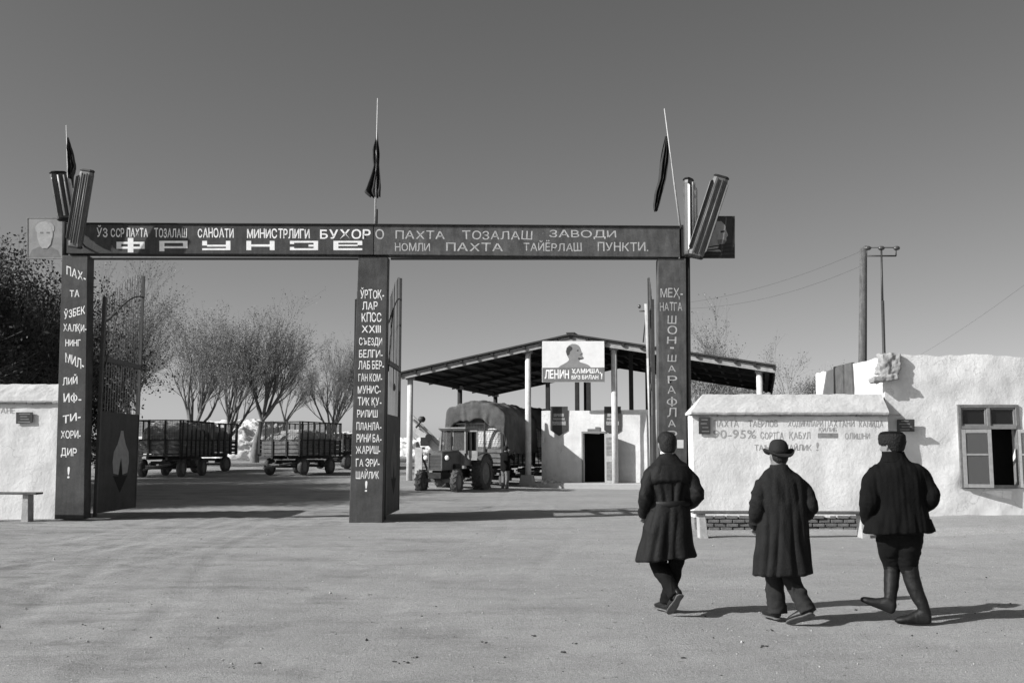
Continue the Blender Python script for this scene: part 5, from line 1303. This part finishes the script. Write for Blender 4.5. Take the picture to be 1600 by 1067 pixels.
def blob(mb, name, m, parent, voxel=0.011, it=3, crease=0.0, seed=0.0, arm_x=(0, 9, 1), post=2):
    o = mb.build(name, m, parent, True)
    r_ = o.modifiers.new('remesh', 'REMESH'); r_.mode = 'VOXEL'; r_.voxel_size = voxel; r_.use_smooth_shade = True
    s_ = o.modifiers.new('smooth', 'SMOOTH'); s_.factor = 0.5; s_.iterations = it
    if crease:
        dg = bpy.context.evaluated_depsgraph_get(); ev = o.evaluated_get(dg)
        me = bpy.data.meshes.new_from_object(ev); old = o.data
        o.modifiers.clear()
        co = [v.co+v.normal*(crease*creases(v.co, seed, arm_x)) for v in me.vertices]
        me.vertices.foreach_set('co', [c for v in co for c in v]); me.update()
        me.polygons.foreach_set('use_smooth', [True]*len(me.polygons))
        o.data = me; me.name = name
        if not me.materials: me.materials.append(MATS[m])
        s_ = o.modifiers.new('smooth', 'SMOOTH'); s_.factor = 0.5; s_.iterations = post
    return o
def head(mb, c, yaw, h=0.235, tilt=0.0):
    """c = centre of the head; yaw: 0 looks to +y (away), positive turns to the left"""
    loc = MB()
    s_ = h/0.235
    prof = [(-.125, .020, .030, .035), (-.110, .048, .060, .020), (-.085, .060, .078, .008), (-.05, .068, .088, -.004), (0.0, .074, .096, -.010), (.045, .077, .100, -.012), (.08, .070, .090, -.014), (.105, .050, .064, -.014), (.118, .020, .026, -.014)]
    trunk_loft(loc, [(z*s_, 0, cy*s_, rx*s_, ry*s_) for z, rx, ry, cy in prof], 18, 24)
    limb(loc, [(0, .078*s_, 0.02*s_, .010), (0, .104*s_, -.025*s_, .016), (0, .085*s_, -.04*s_, .013)], 5, 8)       # nose
    limb(loc, [(-.028*s_, .072*s_, -.066*s_, .010), (0, .086*s_, -.064*s_, .013), (.028*s_, .072*s_, -.066*s_, .010)], 6, 8)   # lips
    limb(loc, [(-.045*s_, .062*s_, .035*s_, .012), (0, .082*s_, .034*s_, .013), (.045*s_, .062*s_, .035*s_, .012)], 6, 8)    # brow
    for q in (-1, 1):
        limb(loc, [(q*.070*s_, -.008, .022*s_, .010), (q*.084*s_, -.016, .018*s_, .013), (q*.084*s_, -.014, -.012*s_, .012), (q*.072*s_, -.002, -.034*s_, .008)], 6, 8, flatten=0.8)  # ears
    M = Matrix.Translation(c) @ Matrix.Rotation(yaw, 4, 'Z') @ Matrix.Rotation(tilt, 4, 'X')
    mb.add([M @ Vector(v) for v in loc.v], loc.f)
    return M
def hand(mb, wrist, direc, palm_n, s_=1.0, curl=0.5):
    d = Vector(direc).normalized(); nrm = Vector(palm_n); nrm = (nrm-d*nrm.dot(d)).normalized(); sd = d.cross(nrm)
    w = Vector(wrist)
    def P(a, b_, c): v = w+d*(a*s_)+sd*(b_*s_)+nrm*(c*s_); return (v.x, v.y, v.z)
    limb(mb, [P(-.03, 0, 0)+(.028*s_,), P(.02, 0, 0)+(.034*s_,), P(.06, 0, .004)+(.038*s_,), P(.09, 0, .008)+(.030*s_,)], 8, 12, flatten=0.6)
    for k, (b_, L) in enumerate(((-.030, .070), (-.010, .080), (.011, .075), (.030, .058))):
        limb(mb, [P(.085, b_, .004)+(.010*s_,), P(.085+L*.5, b_*1.1, .004+L*.25*curl)+(.009*s_,), P(.085+L*(.85-.25*curl), b_*1.1, .004+L*.7*curl)+(.008*s_,)], 6, 8)
    limb(mb, [P(.02, -.030, .004)+(.013*s_,), P(.05, -.055, .018)+(.011*s_,), P(.080, -.058, .034)+(.009*s_,)], 6, 8)
def shoe(parent, heel, toe, name='shoe', m='shoe', L=0.285, w=0.048, up=(0, 0, 1), sole=True):
    heel = Vector(heel); toe = Vector(toe); d = (toe-heel).normalized(); up = Vector(up); sd = d.cross(up).normalized(); u = sd.cross(d).normalized()
    def ring(a, hw, z0, z1, n=14):
        out = []
        for k in range(n):
            t = 2*PI*k/n; e = 2.8; ca, sa = math.cos(t), math.sin(t); rr = (abs(ca)**e+abs(sa)**e)**(-1/e)
            out.append(heel+d*(a*L)+sd*(hw*rr*ca)+u*((z0+z1)/2+(z1-z0)/2*rr*sa))
        return out
    mb = MB(); mb.loft([ring(-.02, w*.55, .025, .075), ring(.05, w*.80, .012, .105), ring(.2, w*.80, .010, .115), ring(.38, w*.78, .010, .100), ring(.58, w*.98, .010, .075), ring(.78, w*1.0, .010, .058), ring(.92, w*.75, .010, .046), ring(1.0, w*.35, .014, .035)])
    o = mb.build(name, m, parent, True); md = o.modifiers.new('sub', 'SUBSURF'); md.levels = 1; md.render_levels = 1
    if sole:
        s_ = MB(); s_.loft([ring(-.025, w*.6, -.002, .010), ring(.05, w*.86, -.004, .014), ring(.30, w*.74, -.004, .013), ring(.58, w*1.03, -.004, .012), ring(.80, w*1.04, -.004, .012), ring(.95, w*.78, -.002, .012), ring(1.01, w*.36, 0, .012)])
        s_.build('sole', 'shoe_sole', o, True)
    return o

def drape(a, z, seed, amp):
    ca, sa = math.cos(a), math.sin(a)
    return amp*(mnoise.noise(Vector((ca*2.4, sa*2.4+seed, z*0.9)))+0.7*mnoise.noise(Vector((ca*5.2+seed, sa*5.2, z*1.5)))+0.35*mnoise.noise(Vector((ca*9+seed, sa*9, z*4))))
def gauss(a, a0, w):
    d = (a-a0+PI) % (2*PI)-PI
    return math.exp(-(d/w)**2)

def inner_body(t, joints, headc, yaw, m='skin', hands=()):
    """the figure itself: one skin-coloured surface under the clothes"""
    mb = MB(); J = joints
    trunk_loft(mb, [(J['hip'][2]-0.10, J['hip'][0], J['hip'][1], .13, .09), (J['hip'][2]+0.02, J['hip'][0], J['hip'][1], .155, .105), (lerp(J['hip'][2], J['neck'][2], .45), lerp(J['hip'][0], J['neck'][0], .45), lerp(J['hip'][1], J['neck'][1], .45), .13, .085), (J['neck'][2]-.16, J['neck'][0], J['neck'][1], .165, .095), (J['neck'][2]-.06, J['neck'][0], J['neck'][1], .13, .075), (J['neck'][2], J['neck'][0], J['neck'][1], .065, .06)], 20, 24)
    hc = Vector(headc)
    limb(mb, [J['neck'][:2]+(J['neck'][2]-.05, .062), tuple(Vector(J['neck']).lerp(hc, .5))+(.063,), (hc.x, hc.y-.01, hc.z-.04, .064)], 8, 14)
    M = head(mb, hc, yaw)
    for s_ in ('l', 'r'):
        sh, el, wr = J['sh_'+s_], J['el_'+s_], J['wr_'+s_]
        limb(mb, [tuple(sh)+(.052,), tuple(Vector(sh).lerp(Vector(el), .5))+(.045,), tuple(el)+(.038,), tuple(Vector(el).lerp(Vector(wr), .4))+(.036,), tuple(wr)+(.026,)], 14, 12)
        d = Vector(wr)-Vector(el); hand(mb, wr, d, J.get('palm_'+s_, (0, -1, -0.3)), 0.95, 0.55)
        hp, kn, an = J['hp_'+s_], J['kn_'+s_], J['an_'+s_]
        limb(mb, [tuple(hp)+(.080,), tuple(Vector(hp).lerp(Vector(kn), .5))+(.066,), tuple(kn)+(.050,), tuple(Vector(kn).lerp(Vector(an), .35))+(.049,), tuple(an)+(.032,)], 16, 14)
    o = blob(mb, 'body', m, t, 0.0085, 2)
    e = MB()
    for q in (-1, 1): e.ball(M @ Vector((q*.031, .078, .012)), .0125, 8, 6)
    e.build('eyes', 'shirt', o, True)
    return o, M

# --- man on the left: belted dark raincoat
def man_raincoat():
    p = at(1046, 953, 9.9); base = Vector((p.x, 9.9, ground_z(p.x, 9.9)+0.012))
    t = thing('person', 'bareheaded person in a belted dark raincoat walking away, leftmost of the three', 'person', base)
    J = dict(hip=(.03, .02, .93), neck=(.02, .04, 1.50), sh_l=(-.13, .03, 1.37), sh_r=(.17, .03, 1.37), el_l=(-.222, -.04, 1.12), el_r=(.28, -.05, 1.155), wr_l=(-.213, .13, .97), wr_r=(.215, .15, 1.05),
             hp_l=(-.06, .02, .88), hp_r=(.11, .02, .88), kn_l=(-.085, .12, .46), kn_r=(.085, .10, .46), an_l=(.035, -.17, .185), an_r=(-.005, .14, .10))
    b_, M = inner_body(t, J, (.012, .075, 1.635), R(8))
    # raincoat
    def fold(a, z):
        k = sm(1.07, 0.62, z); f = 0
        if z < 1.07:
            for a0, w, dp, sl in ((R(-118), .12, -.12, -.10), (R(-93), .10, -.17, .05), (R(-72), .11, -.13, .16), (R(-150), .16, -.08, -.1), (R(-42), .14, -.09, .1), (R(60), .2, -.1, 0), (R(120), .2, -.1, 0)): f += dp*gauss(a, a0+sl*(0.9-z), w)*(.30+.70*k)
        else:
            for a0, w, dp, sl in ((R(-110), .10, -.11, -.5), (R(-84), .09, -.14, .2), (R(-62), .11, -.11, .8), (R(-132), .13, -.07, -.7)): f += dp*gauss(a, a0+sl*(z-1.08), w)*(1-sm(1.20, 1.36, z))
            for a0, w, dp in ((R(-108), .08, -.09), (R(-96), .07, -.10), (R(-66), .10, -.06)): f += dp*gauss(a, a0, w)*sm(1.25, 1.34, z)*(1-sm(1.40, 1.47, z))
        return f+drape(a, z, 1.3, .05 if z < 1.07 else .035)
    mb = MB()
    trunk_loft(mb, [(.535, -.035, .00, .285, .175), (.62, -.030, .00, .268, .168), (.80, -.01, .00, .232, .156), (.98, .015, .01, .200, .142), (1.075, .025, .015, .186, .130), (1.13, .028, .02, .192, .134), (1.25, .026, .02, .205, .140), (1.34, .024, .02, .215, .136), (1.40, .023, .022, .205, .122), (1.445, .022, .027, .165, .104), (1.485, .02, .035, .118, .088), (1.525, .018, .047, .082, .076), (1.545, .018, .05, .072, .068)], 60, 80, fold, 0.03)
    limb(mb, [(-.07, .02, 1.37, 0.063), (-.135, .018, 1.362, 0.068), (-.180, .005, 1.30, 0.068), (-.205, -.025, 1.21, 0.065), (-.222, -.05, 1.12, 0.063), (-.220, .02, 1.05, 0.058), (-.215, .10, .99, 0.052), (-.212, .16, .955, 0.048)], 30, 20, .05, 1.0)
    limb(mb, [(.11, .02, 1.375, 0.063), (.178, .018, 1.368, 0.070), (.225, .005, 1.31, 0.070), (.258, -.025, 1.23, 0.068), (.282, -.055, 1.155, 0.067), (.265, .02, 1.10, 0.059), (.235, .11, 1.06, 0.052), (.205, .18, 1.04, 0.047)], 30, 20, .05, 4.0)
    blob(mb, 'raincoat', 'coat_black', t, 0.0085, 4, 0.030, 1.0, (.03, 1.0, .20), 1)
    # belt, storm flap, collar
    m = MB(); rings = []
    for dz, k in ((-.028, 1.0), (-.024, 1.035), (.024, 1.035), (.028, 1.0)):
        rings.append([Vector((.024+.193*k*math.cos(2*PI*i/48), .015+.137*k*math.sin(2*PI*i/48), 1.072+dz+.010*math.sin(2*PI*i/48+1))) for i in range(48)])
    m.loft(rings); m.build('belt', 'coat_belt', t, True)
    m = MB(); rows = []
    for j in range(9):
        z = lerp(1.29, 1.45, j/8); row = []
        for i in range(33):
            a = lerp(R(-148), R(-32), i/32); c = crom([(1.25, .205, .140), (1.34, .215, .136), (1.40, .205, .122), (1.445, .168, .106), (1.485, .12, .09)], 40); q = min(c, key=lambda s_: abs(s_[0]-z)); e = 2.35; rr = (abs(math.cos(a))**e+abs(math.sin(a))**e)**(-1/e)
            g = 1.02+0.075*(1-j/8)+0.045*mnoise.noise(Vector((i*0.33, 2.0, 0)))*(1.2-j/8)
            row.append(Vector((.027+q[1]*rr*math.cos(a)*g, .02+q[2]*rr*math.sin(a)*g, z+(0.03*math.cos((i-16)/16*PI*0.5)-.03 if j == 0 else 0)-0.012*abs(math.sin(i*.3))*(j == 0))))
        rows.append(row)
    m.loft(rows, cap=False, closed=False); o = m.build('storm_flap', 'coat_black', t, True); md = o.modifiers.new('s', 'SOLIDIFY'); md.thickness = 0.012
    m = MB(); trunk_loft(m, [(1.515, .016, .055, .074, .070), (1.545, .015, .060, .068, .066), (1.575, .013, .064, .064, .063)], 8, 28); m.build('shirt_collar', 'shirt', t, True)
    m = MB(); trunk_loft(m, [(1.49, .02, .04, .115, .095), (1.53, .018, .05, .088, .082), (1.545, .017, .052, .083, .079)], 8, 28); m.build('coat_collar', 'coat_black', t, True)
    # hair
    m = MB(); L = MB()
    trunk_loft(L, [(-.075, 0, -.046, .052, .050), (-.05, 0, -.040, .070, .066), (0, 0, -.030, .084, .084), (.040, 0, -.012, .090, .106), (.08, 0, -.010, .086, .102), (.110, 0, -.008, .068, .082), (.130, 0, -.004, .042, .052), (.138, 0, -.002, .016, .02)], 24, 36, lambda a, z: .05*mnoise.noise(Vector((math.cos(a)*4, math.sin(a)*4, z*22)))+.03*math.sin(a*17+z*30))
    m.add([M @ Vector(v) for v in L.v], L.f); m.build('hair', 'hair', t, True)
    # trousers, shoes
    m = MB()
    limb(m, [(-.06, .02, .84, .105), (-.085, .09, .62, .092), (-.082, .125, .46, .080), (-.03, .00, .34, .070), (.025, -.12, .225, .066), (.04, -.155, .19, .066)], 24, 20, .12, 2.0)
    limb(m, [(.11, .02, .84, .105), (.10, .07, .64, .088), (.085, .105, .46, .074), (.045, .13, .28, .066), (.00, .145, .12, .068), (-.006, .145, .085, .068)], 24, 20, .12, 6.0)
    trunk_loft(m, [(.76, .03, .02, .17, .115), (.90, .03, .02, .165, .115)], 8, 24)
    blob(m, 'trousers', 'trousers', t, 0.0085, 3, 0.018, 2.0, (0, 0, .01), 1)
    shoe(t, (.075, -.225, .215), (-.005, -.055, .022), up=(-.20, .75, .55))
    shoe(t, (.015, .115, .012), (-.075, .385, .012))
man_raincoat()

# --- man in the middle: brimmed hat and long overcoat
def man_hat():
    p = at(1236, 968, 9.45); base = Vector((p.x, 9.45, ground_z(p.x, 9.45)+0.012))
    t = thing('person', 'person in a round brimmed hat and long grey overcoat, middle of the three walkers', 'person', base)
    J = dict(hip=(-.05, .02, .86), neck=(-.055, .04, 1.40), sh_l=(-.21, .03, 1.265), sh_r=(.11, .03, 1.265), el_l=(-.302, -.04, 1.04), el_r=(.205, -.04, 1.07), wr_l=(-.28, .11, .90), wr_r=(.160, .13, .955),
             hp_l=(-.12, .02, .82), hp_r=(.03, .02, .82), kn_l=(-.12, .14, .44), kn_r=(.045, .05, .43), an_l=(-.09, .14, .10), an_r=(.115, -.14, .135))
    b_, M = inner_body(t, J, (-.058, .065, 1.525), R(10))
    def fold(a, z):
        k = sm(1.25, 0.62, z); f = 0
        for a0, w, dp, sl in ((R(-130), .11, -.10, -.10), (R(-106), .10, -.16, -.30), (R(-76), .10, -.17, .14), (R(-57), .10, -.09, .26), (R(-152), .14, -.07, 0), (R(-32), .14, -.08, 0), (R(40), .2, -.1, 0), (R(90), .2, -.1, 0), (R(140), .2, -.1, 0)): f += dp*gauss(a, a0+sl*(1.0-z), w)*(0.15+0.85*k)*(1-sm(1.22, 1.34, z))
        for a0, w, dp in ((R(-122), .08, -.08), (R(-92), .07, -.07), (R(-60), .08, -.08)): f += dp*gauss(a, a0, w)*sm(1.05, 1.15, z)*(1-sm(1.24, 1.33, z))
        f += -.12*gauss(a, R(-79), .035)*sm(.90, .72, z)
        return f+drape(a, z, 7.1, .045)
    mb = MB()
    trunk_loft(mb, [(.445, -.060, .00, .280, .185), (.55, -.058, .00, .262, .18), (.75, -.055, .00, .236, .166), (.95, -.052, .00, .228, .152), (1.10, -.05, .01, .224, .146), (1.18, -.05, .015, .224, .143), (1.25, -.05, .02, .222, .136), (1.305, -.051, .022, .208, .122), (1.345, -.053, .027, .168, .104), (1.385, -.054, .036, .120, .088), (1.425, -.056, .046, .082, .076), (1.445, -.056, .05, .072, .068)], 60, 80, fold, 0.012)
    limb(mb, [(-.15, .02, 1.27, 0.063), (-.215, .016, 1.262, 0.070), (-.258, .005, 1.20, 0.070), (-.285, -.02, 1.12, 0.068), (-.303, -.045, 1.04, 0.068), (-.300, .01, .965, 0.063), (-.288, .08, .915, 0.059), (-.275, .14, .885, 0.056)], 30, 20, .06, 2.0)
    limb(mb, [(.05, .02, 1.27, 0.063), (.115, .016, 1.262, 0.068), (.160, .005, 1.21, 0.068), (.188, -.02, 1.14, 0.067), (.207, -.045, 1.07, 0.066), (.195, .02, 1.005, 0.059), (.172, .10, .965, 0.054), (.155, .16, .945, 0.050)], 30, 20, .06, 7.0)
    blob(mb, 'overcoat', 'coat_grey', t, 0.0085, 4, 0.028, 5.0, (-.05, .9, .21), 1)
    m = MB(); trunk_loft(m, [(1.375, -.054, .035, .125, .098), (1.42, -.056, .045, .092, .085), (1.45, -.057, .052, .080, .077)], 8, 28, lambda a, z: .02*math.sin(a*5)); m.build('coat_collar', 'coat_grey', t, True)
    m = MB(); L = MB(); trunk_loft(L, [(-.06, 0, -.048, .048, .045), (-.03, 0, -.040, .070, .066), (.02, 0, -.030, .080, .082)], 10, 28); m.add([M @ Vector(v) for v in L.v], L.f); m.build('hair', 'hair', t, True)
    # hat: tilted brim, rolled at the sides, crown dented
    L = MB(); n = 40; rings = []
    for r_, z in ((.086, .030), (.102, .022), (.126, .012), (.145, .014), (.153, .026), (.148, .033), (.124, .021), (.100, .030), (.080, .040)):
        ring = []
        for k in range(n):
            a = 2*PI*k/n; roll = .040*abs(math.cos(a))**2*(max(0, r_-.095)/.045)-.020*(max(0, -math.sin(a)))*(max(0, r_-.095)/.045)
            ring.append(Vector((r_*math.cos(a)*.93, -.012+r_*1.08*math.sin(a), z+roll)))
        rings.append(ring)
    L.loft(rings, cap=False); mm = MB(); mm.add([M @ Vector(v) for v in L.v], L.f); hat = mm.build('hat', 'felt_hat', t, True)
    L = MB(); trunk_loft(L, [(.028, 0, -.012, .086, .100), (.06, 0, -.012, .086, .100), (.10, 0, -.012, .082, .095), (.135, 0, -.010, .070, .082), (.158, 0, -.008, .046, .058), (.166, 0, -.006, .018, .030)], 20, 36, lambda a, z: -.03*gauss(a, R(60), .4)*sm(.06, .14, z)); mm = MB(); mm.add([M @ Vector(v) for v in L.v], L.f); mm.build('crown', 'felt_hat', hat, True)
    L = MB(); trunk_loft(L, [(.034, 0, -.012, .0885, .1025), (.058, 0, -.012, .0885, .1025)], 3, 36); mm = MB(); mm.add([M @ Vector(v) for v in L.v], L.f); mm.build('hat_band', 'coat_grey', hat, True)
    m = MB()
    limb(m, [(-.10, .02, .80, .100), (-.105, .09, .60, .090), (-.105, .135, .44, .082), (-.105, .145, .26, .082), (-.092, .13, .12, .084), (-.09, .125, .065, .086)], 24, 20, .14, 3.0)
    limb(m, [(.01, .02, .80, .100), (.00, .05, .60, .090), (.015, .04, .44, .082), (.06, -.05, .28, .074), (.108, -.12, .16, .078), (.122, -.145, .115, .080)], 24, 20, .14, 8.0)
    trunk_loft(m, [(.74, -.05, .02, .17, .115), (.86, -.05, .02, .165, .115)], 8, 24)
    blob(m, 'trousers', 'trousers_grey', t, 0.0085, 3, 0.020, 4.0, (0, 0, .01), 1)
    shoe(t, (-.085, .10, .012), (-.16, .36, .012), L=.28)
    shoe(t, (.145, -.205, .105), (-.03, -.07, .010), L=.27, up=(.15, .55, .8))
man_hat()

# --- man on the right: fur hat, padded jacket, breeches and boots
def man_fur():
    p = at(1430, 968, 9.4); base = Vector((p.x, 9.4, ground_z(p.x, 9.4)+0.012))
    t = thing('person', 'person in a fur hat, quilted black jacket and tall boots, rightmost of the three', 'person', base)
    J = dict(hip=(-.10, .02, .92), neck=(-.115, .04, 1.50), sh_l=(-.26, .03, 1.36), sh_r=(.06, .03, 1.36), el_l=(-.385, -.03, 1.11), el_r=(.16, -.04, 1.15), wr_l=(-.35, .13, .95), wr_r=(.095, .15, 1.03),
             hp_l=(-.19, .02, .88), hp_r=(-.02, .02, .88), kn_l=(-.138, .155, .50), kn_r=(-.008, .06, .48), an_l=(-.203, .072, .13), an_r=(.085, -.02, .10))
    b_, M = inner_body(t, J, (-.135, .062, 1.622), R(38))
    def fold(a, z):
        f = 0; lo = sm(1.06, .86, z)
        for a0, w, dp in ((R(-130), .10, -.05), (R(-100), .08, -.05), (R(-70), .06, -.12), (R(-45), .12, -.05), (R(-158), .14, -.06)): f += dp*gauss(a, a0, w)*(.2+.8*lo)*(1-sm(1.30, 1.42, z))
        return f+.006*math.sin(a*26)+drape(a, z, 3.7, .03)
    mb = MB()
    trunk_loft(mb, [(.83, -.115, .00, .318, .185), (.90, -.115, .00, .296, .18), (1.00, -.11, .00, .258, .165), (1.075, -.105, .005, .240, .157), (1.16, -.105, .01, .248, .160), (1.27, -.108, .015, .258, .160), (1.345, -.11, .02, .255, .150), (1.405, -.111, .023, .225, .130), (1.445, -.113, .028, .172, .108), (1.485, -.115, .036, .122, .092), (1.525, -.116, .046, .088, .080), (1.555, -.117, .05, .076, .072)], 54, 96, fold, 0.012)
    limb(mb, [(-.20, .02, 1.36, .085), (-.285, .016, 1.365, .084), (-.345, .005, 1.295, .086), (-.375, -.02, 1.20, .088), (-.395, -.04, 1.11, .086), (-.386, .02, 1.03, .078), (-.364, .09, .965, .070), (-.345, .15, .93, .064)], 30, 22, .05, 3.0)
    limb(mb, [(-.01, .02, 1.365, .085), (.080, .016, 1.370, .084), (.135, .005, 1.305, .086), (.158, -.02, 1.22, .086), (.170, -.05, 1.145, .084), (.145, .03, 1.085, .074), (.108, .11, 1.045, .066), (.088, .17, 1.02, .060)], 30, 22, .05, 9.0)
    blob(mb, 'padded_jacket', 'quilt', t, 0.0085, 4, 0.020, 9.0, (-.11, .95, .24), 1)
    m = MB(); rings = []
    for dz, k in ((-.02, 1.0), (-.016, 1.02), (.016, 1.02), (.02, 1.0)):
        rings.append([Vector((-.106+.243*k*math.cos(2*PI*i/48), .005+.159*k*math.sin(2*PI*i/48), 1.07+dz)) for i in range(48)])
    m.loft(rings); m.build('waistband', 'quilt', t, True)
    m = MB(); trunk_loft(m, [(1.475, -.114, .036, .140, .104), (1.53, -.117, .047, .108, .094), (1.575, -.121, .054, .098, .090)], 8, 28); m.build('jacket_collar', 'quilt', t, True)
    m = MB(); L = MB(); trunk_loft(L, [(-.075, 0, -.056, .046, .036), (-.04, 0, -.048, .066, .052), (.02, 0, -.030, .079, .080)], 10, 28); m.add([M @ Vector(v) for v in L.v], L.f); m.build('hair', 'hair', t, True)
    # fur hat with turned-up flaps
    fz = lambda a, z: .022*mnoise.noise(Vector((math.cos(a)*6, math.sin(a)*6, z*60)))
    L = MB(); trunk_loft(L, [(.012, 0, -.014, .094, .106), (.024, 0, -.014, .106, .119), (.060, 0, -.014, .110, .123), (.100, 0, -.014, .107, .120), (.116, 0, -.014, .098, .110)], 18, 44, fz)
    mm = MB(); mm.add([M @ Vector(v) for v in L.v], L.f); hat = mm.build('fur_hat', 'fur', t, True)
    L = MB(); trunk_loft(L, [(.10, 0, -.012, .100, .112), (.122, 0, -.012, .096, .106), (.138, 0, -.010, .072, .082), (.144, 0, -.010, .022, .028)], 14, 40, fz); mm = MB(); mm.add([M @ Vector(v) for v in L.v], L.f); mm.build('hat_crown', 'quilt', hat, True)
    L = MB(); trunk_loft(L, [(-.045, 0, -.060, .066, .052), (-.01, 0, -.055, .088, .068), (.05, 0, -.040, .112, .098)], 12, 40, fz); mm = MB(); mm.add([M @ Vector(v) for v in L.v], L.f); mm.build('neck_flap', 'fur', hat, True)
    m = MB()     # breeches: full at the thigh, tight at the knee
    limb(m, [(-.165, .02, .90, .130), (-.170, .07, .76, .128), (-.150, .13, .62, .104), (-.135, .155, .52, .080), (-.14, .15, .46, .070)], 22, 22, .10, 1.0)
    limb(m, [(-.04, .01, .90, .130), (-.03, .02, .76, .130), (-.02, .05, .62, .108), (-.012, .06, .52, .084), (-.004, .055, .45, .074)], 22, 22, .10, 5.0)
    trunk_loft(m, [(.80, -.105, .02, .215, .135), (.92, -.105, .02, .21, .135)], 8, 28)
    blob(m, 'breeches', 'trousers', t, 0.0085, 3, 0.012, 6.0, (0, .45, .3))
    def boot(pts, heel, toe, up=(0, 0, 1)):
        m = MB(); limb(m, pts, 20, 18, .07, pts[0][0]*9)
        heel = Vector(heel); toe = Vector(toe); d = (toe-heel).normalized(); u = Vector(up); sd = d.cross(u).normalized(); u = sd.cross(d)
        rings = []
        for a, hw, z0, z1 in ((-.03, .028, .02, .09), (.05, .042, .0, .13), (.25, .044, 0, .14), (.42, .043, 0, .11), (.62, .050, 0, .078), (.82, .048, 0, .062), (.96, .032, 0, .048), (1.02, .012, .008, .034)):
            rings.append([heel+d*(a*.30)+sd*(hw*math.cos(2*PI*k/16)*(1.12))+u*((z0+z1)/2+(z1-z0)/2*math.sin(2*PI*k/16)*1.05) for k in range(16)])
        m.loft(rings); blob(m, 'boot', 'boot', t, 0.0085, 2, 0.006, 3.0, (0, 0, .01))
    boot([(-.138, .152, .53, .074), (-.14, .15, .44, .072), (-.168, .115, .30, .064), (-.188, .09, .20, .052), (-.205, .07, .12, .048)], (-.185, .055, .075), (-.40, .16, .16), (.35, -.1, .9))
    boot([(-.008, .058, .52, .078), (.000, .05, .42, .076), (.030, .02, .28, .068), (.068, -.01, .17, .055), (.088, -.02, .09, .050)], (.125, -.035, .0), (-.14, .05, .0))
man_fur()

# --- labourer at the trailer
def man_labourer():
    Y = 40.1; p = at(789, 760, Y); base = Vector((p.x, Y, 0.01))
    t = thing('person', 'worker in dark jacket and pale trousers reaching up to the loaded trailer', 'person', base, R(-35))
    J = dict(hip=(0, 0, .95), neck=(0, .04, 1.50), sh_l=(-.19, .04, 1.43), sh_r=(.19, .04, 1.43), el_l=(-.27, .22, 1.30), el_r=(.27, .20, 1.24), wr_l=(-.16, .38, 1.52), wr_r=(.16, .40, 1.42), hp_l=(-.09, 0, .9), hp_r=(.09, 0, .9), kn_l=(-.10, .05, .50), kn_r=(.11, .0, .50), an_l=(-.11, .0, .09), an_r=(.13, -.05, .09), palm_l=(0, 1, 0), palm_r=(0, 1, 0))
    b_, M = inner_body(t, J, (0, .08, 1.63), R(-10))
    m = MB(); trunk_loft(m, [(.78, 0, 0, .21, .15), (.95, 0, 0, .20, .14), (1.2, 0, .01, .20, .135), (1.38, 0, .02, .205, .125), (1.46, 0, .03, .14, .095), (1.53, 0, .045, .080, .075)], 24, 36, lambda a, z: .03*math.sin(a*6+z*9))
    for s_, k in ((-1, 'l'), (1, 'r')):
        sh, el, wr = Vector(J['sh_'+k]), Vector(J['el_'+k]), Vector(J['wr_'+k]); limb(m, [tuple(sh)+(.085,), tuple(sh.lerp(el, .5))+(.078,), tuple(el)+(.070,), tuple(el.lerp(wr, .5))+(.062,), tuple(el.lerp(wr, .92))+(.052,)], 18, 16, .1, s_)
    blob(m, 'jacket', 'trousers', t, 0.012, 2)
    m = MB()
    for k in ('l', 'r'):
        hp, kn, an = Vector(J['hp_'+k]), Vector(J['kn_'+k]), Vector(J['an_'+k]); limb(m, [tuple(hp)+(.105,), tuple(hp.lerp(kn, .5))+(.096,), tuple(kn)+(.082,), tuple(kn.lerp(an, .5))+(.076,), tuple(an)+(.074,)], 18, 16, .1, 3)
    trunk_loft(m, [(.80, 0, 0, .175, .12), (.96, 0, 0, .17, .12)], 8, 24)
    blob(m, 'trousers', 'window_paint', t, 0.012, 2)
    L = MB(); trunk_loft(L, [(-.06, 0, -.045, .055, .05), (0, 0, -.028, .083, .084), (.06, 0, -.01, .088, .104), (.115, 0, -.01, .064, .078), (.128, 0, -.01, .02, .03)], 14, 28); m = MB(); m.add([M @ Vector(v) for v in L.v], L.f); m.build('cap', 'felt_hat', t, True)
    shoe(t, (-.11, -.06, .0), (-.14, .22, 0)); shoe(t, (.13, -.11, .0), (.18, .17, 0))
man_labourer()
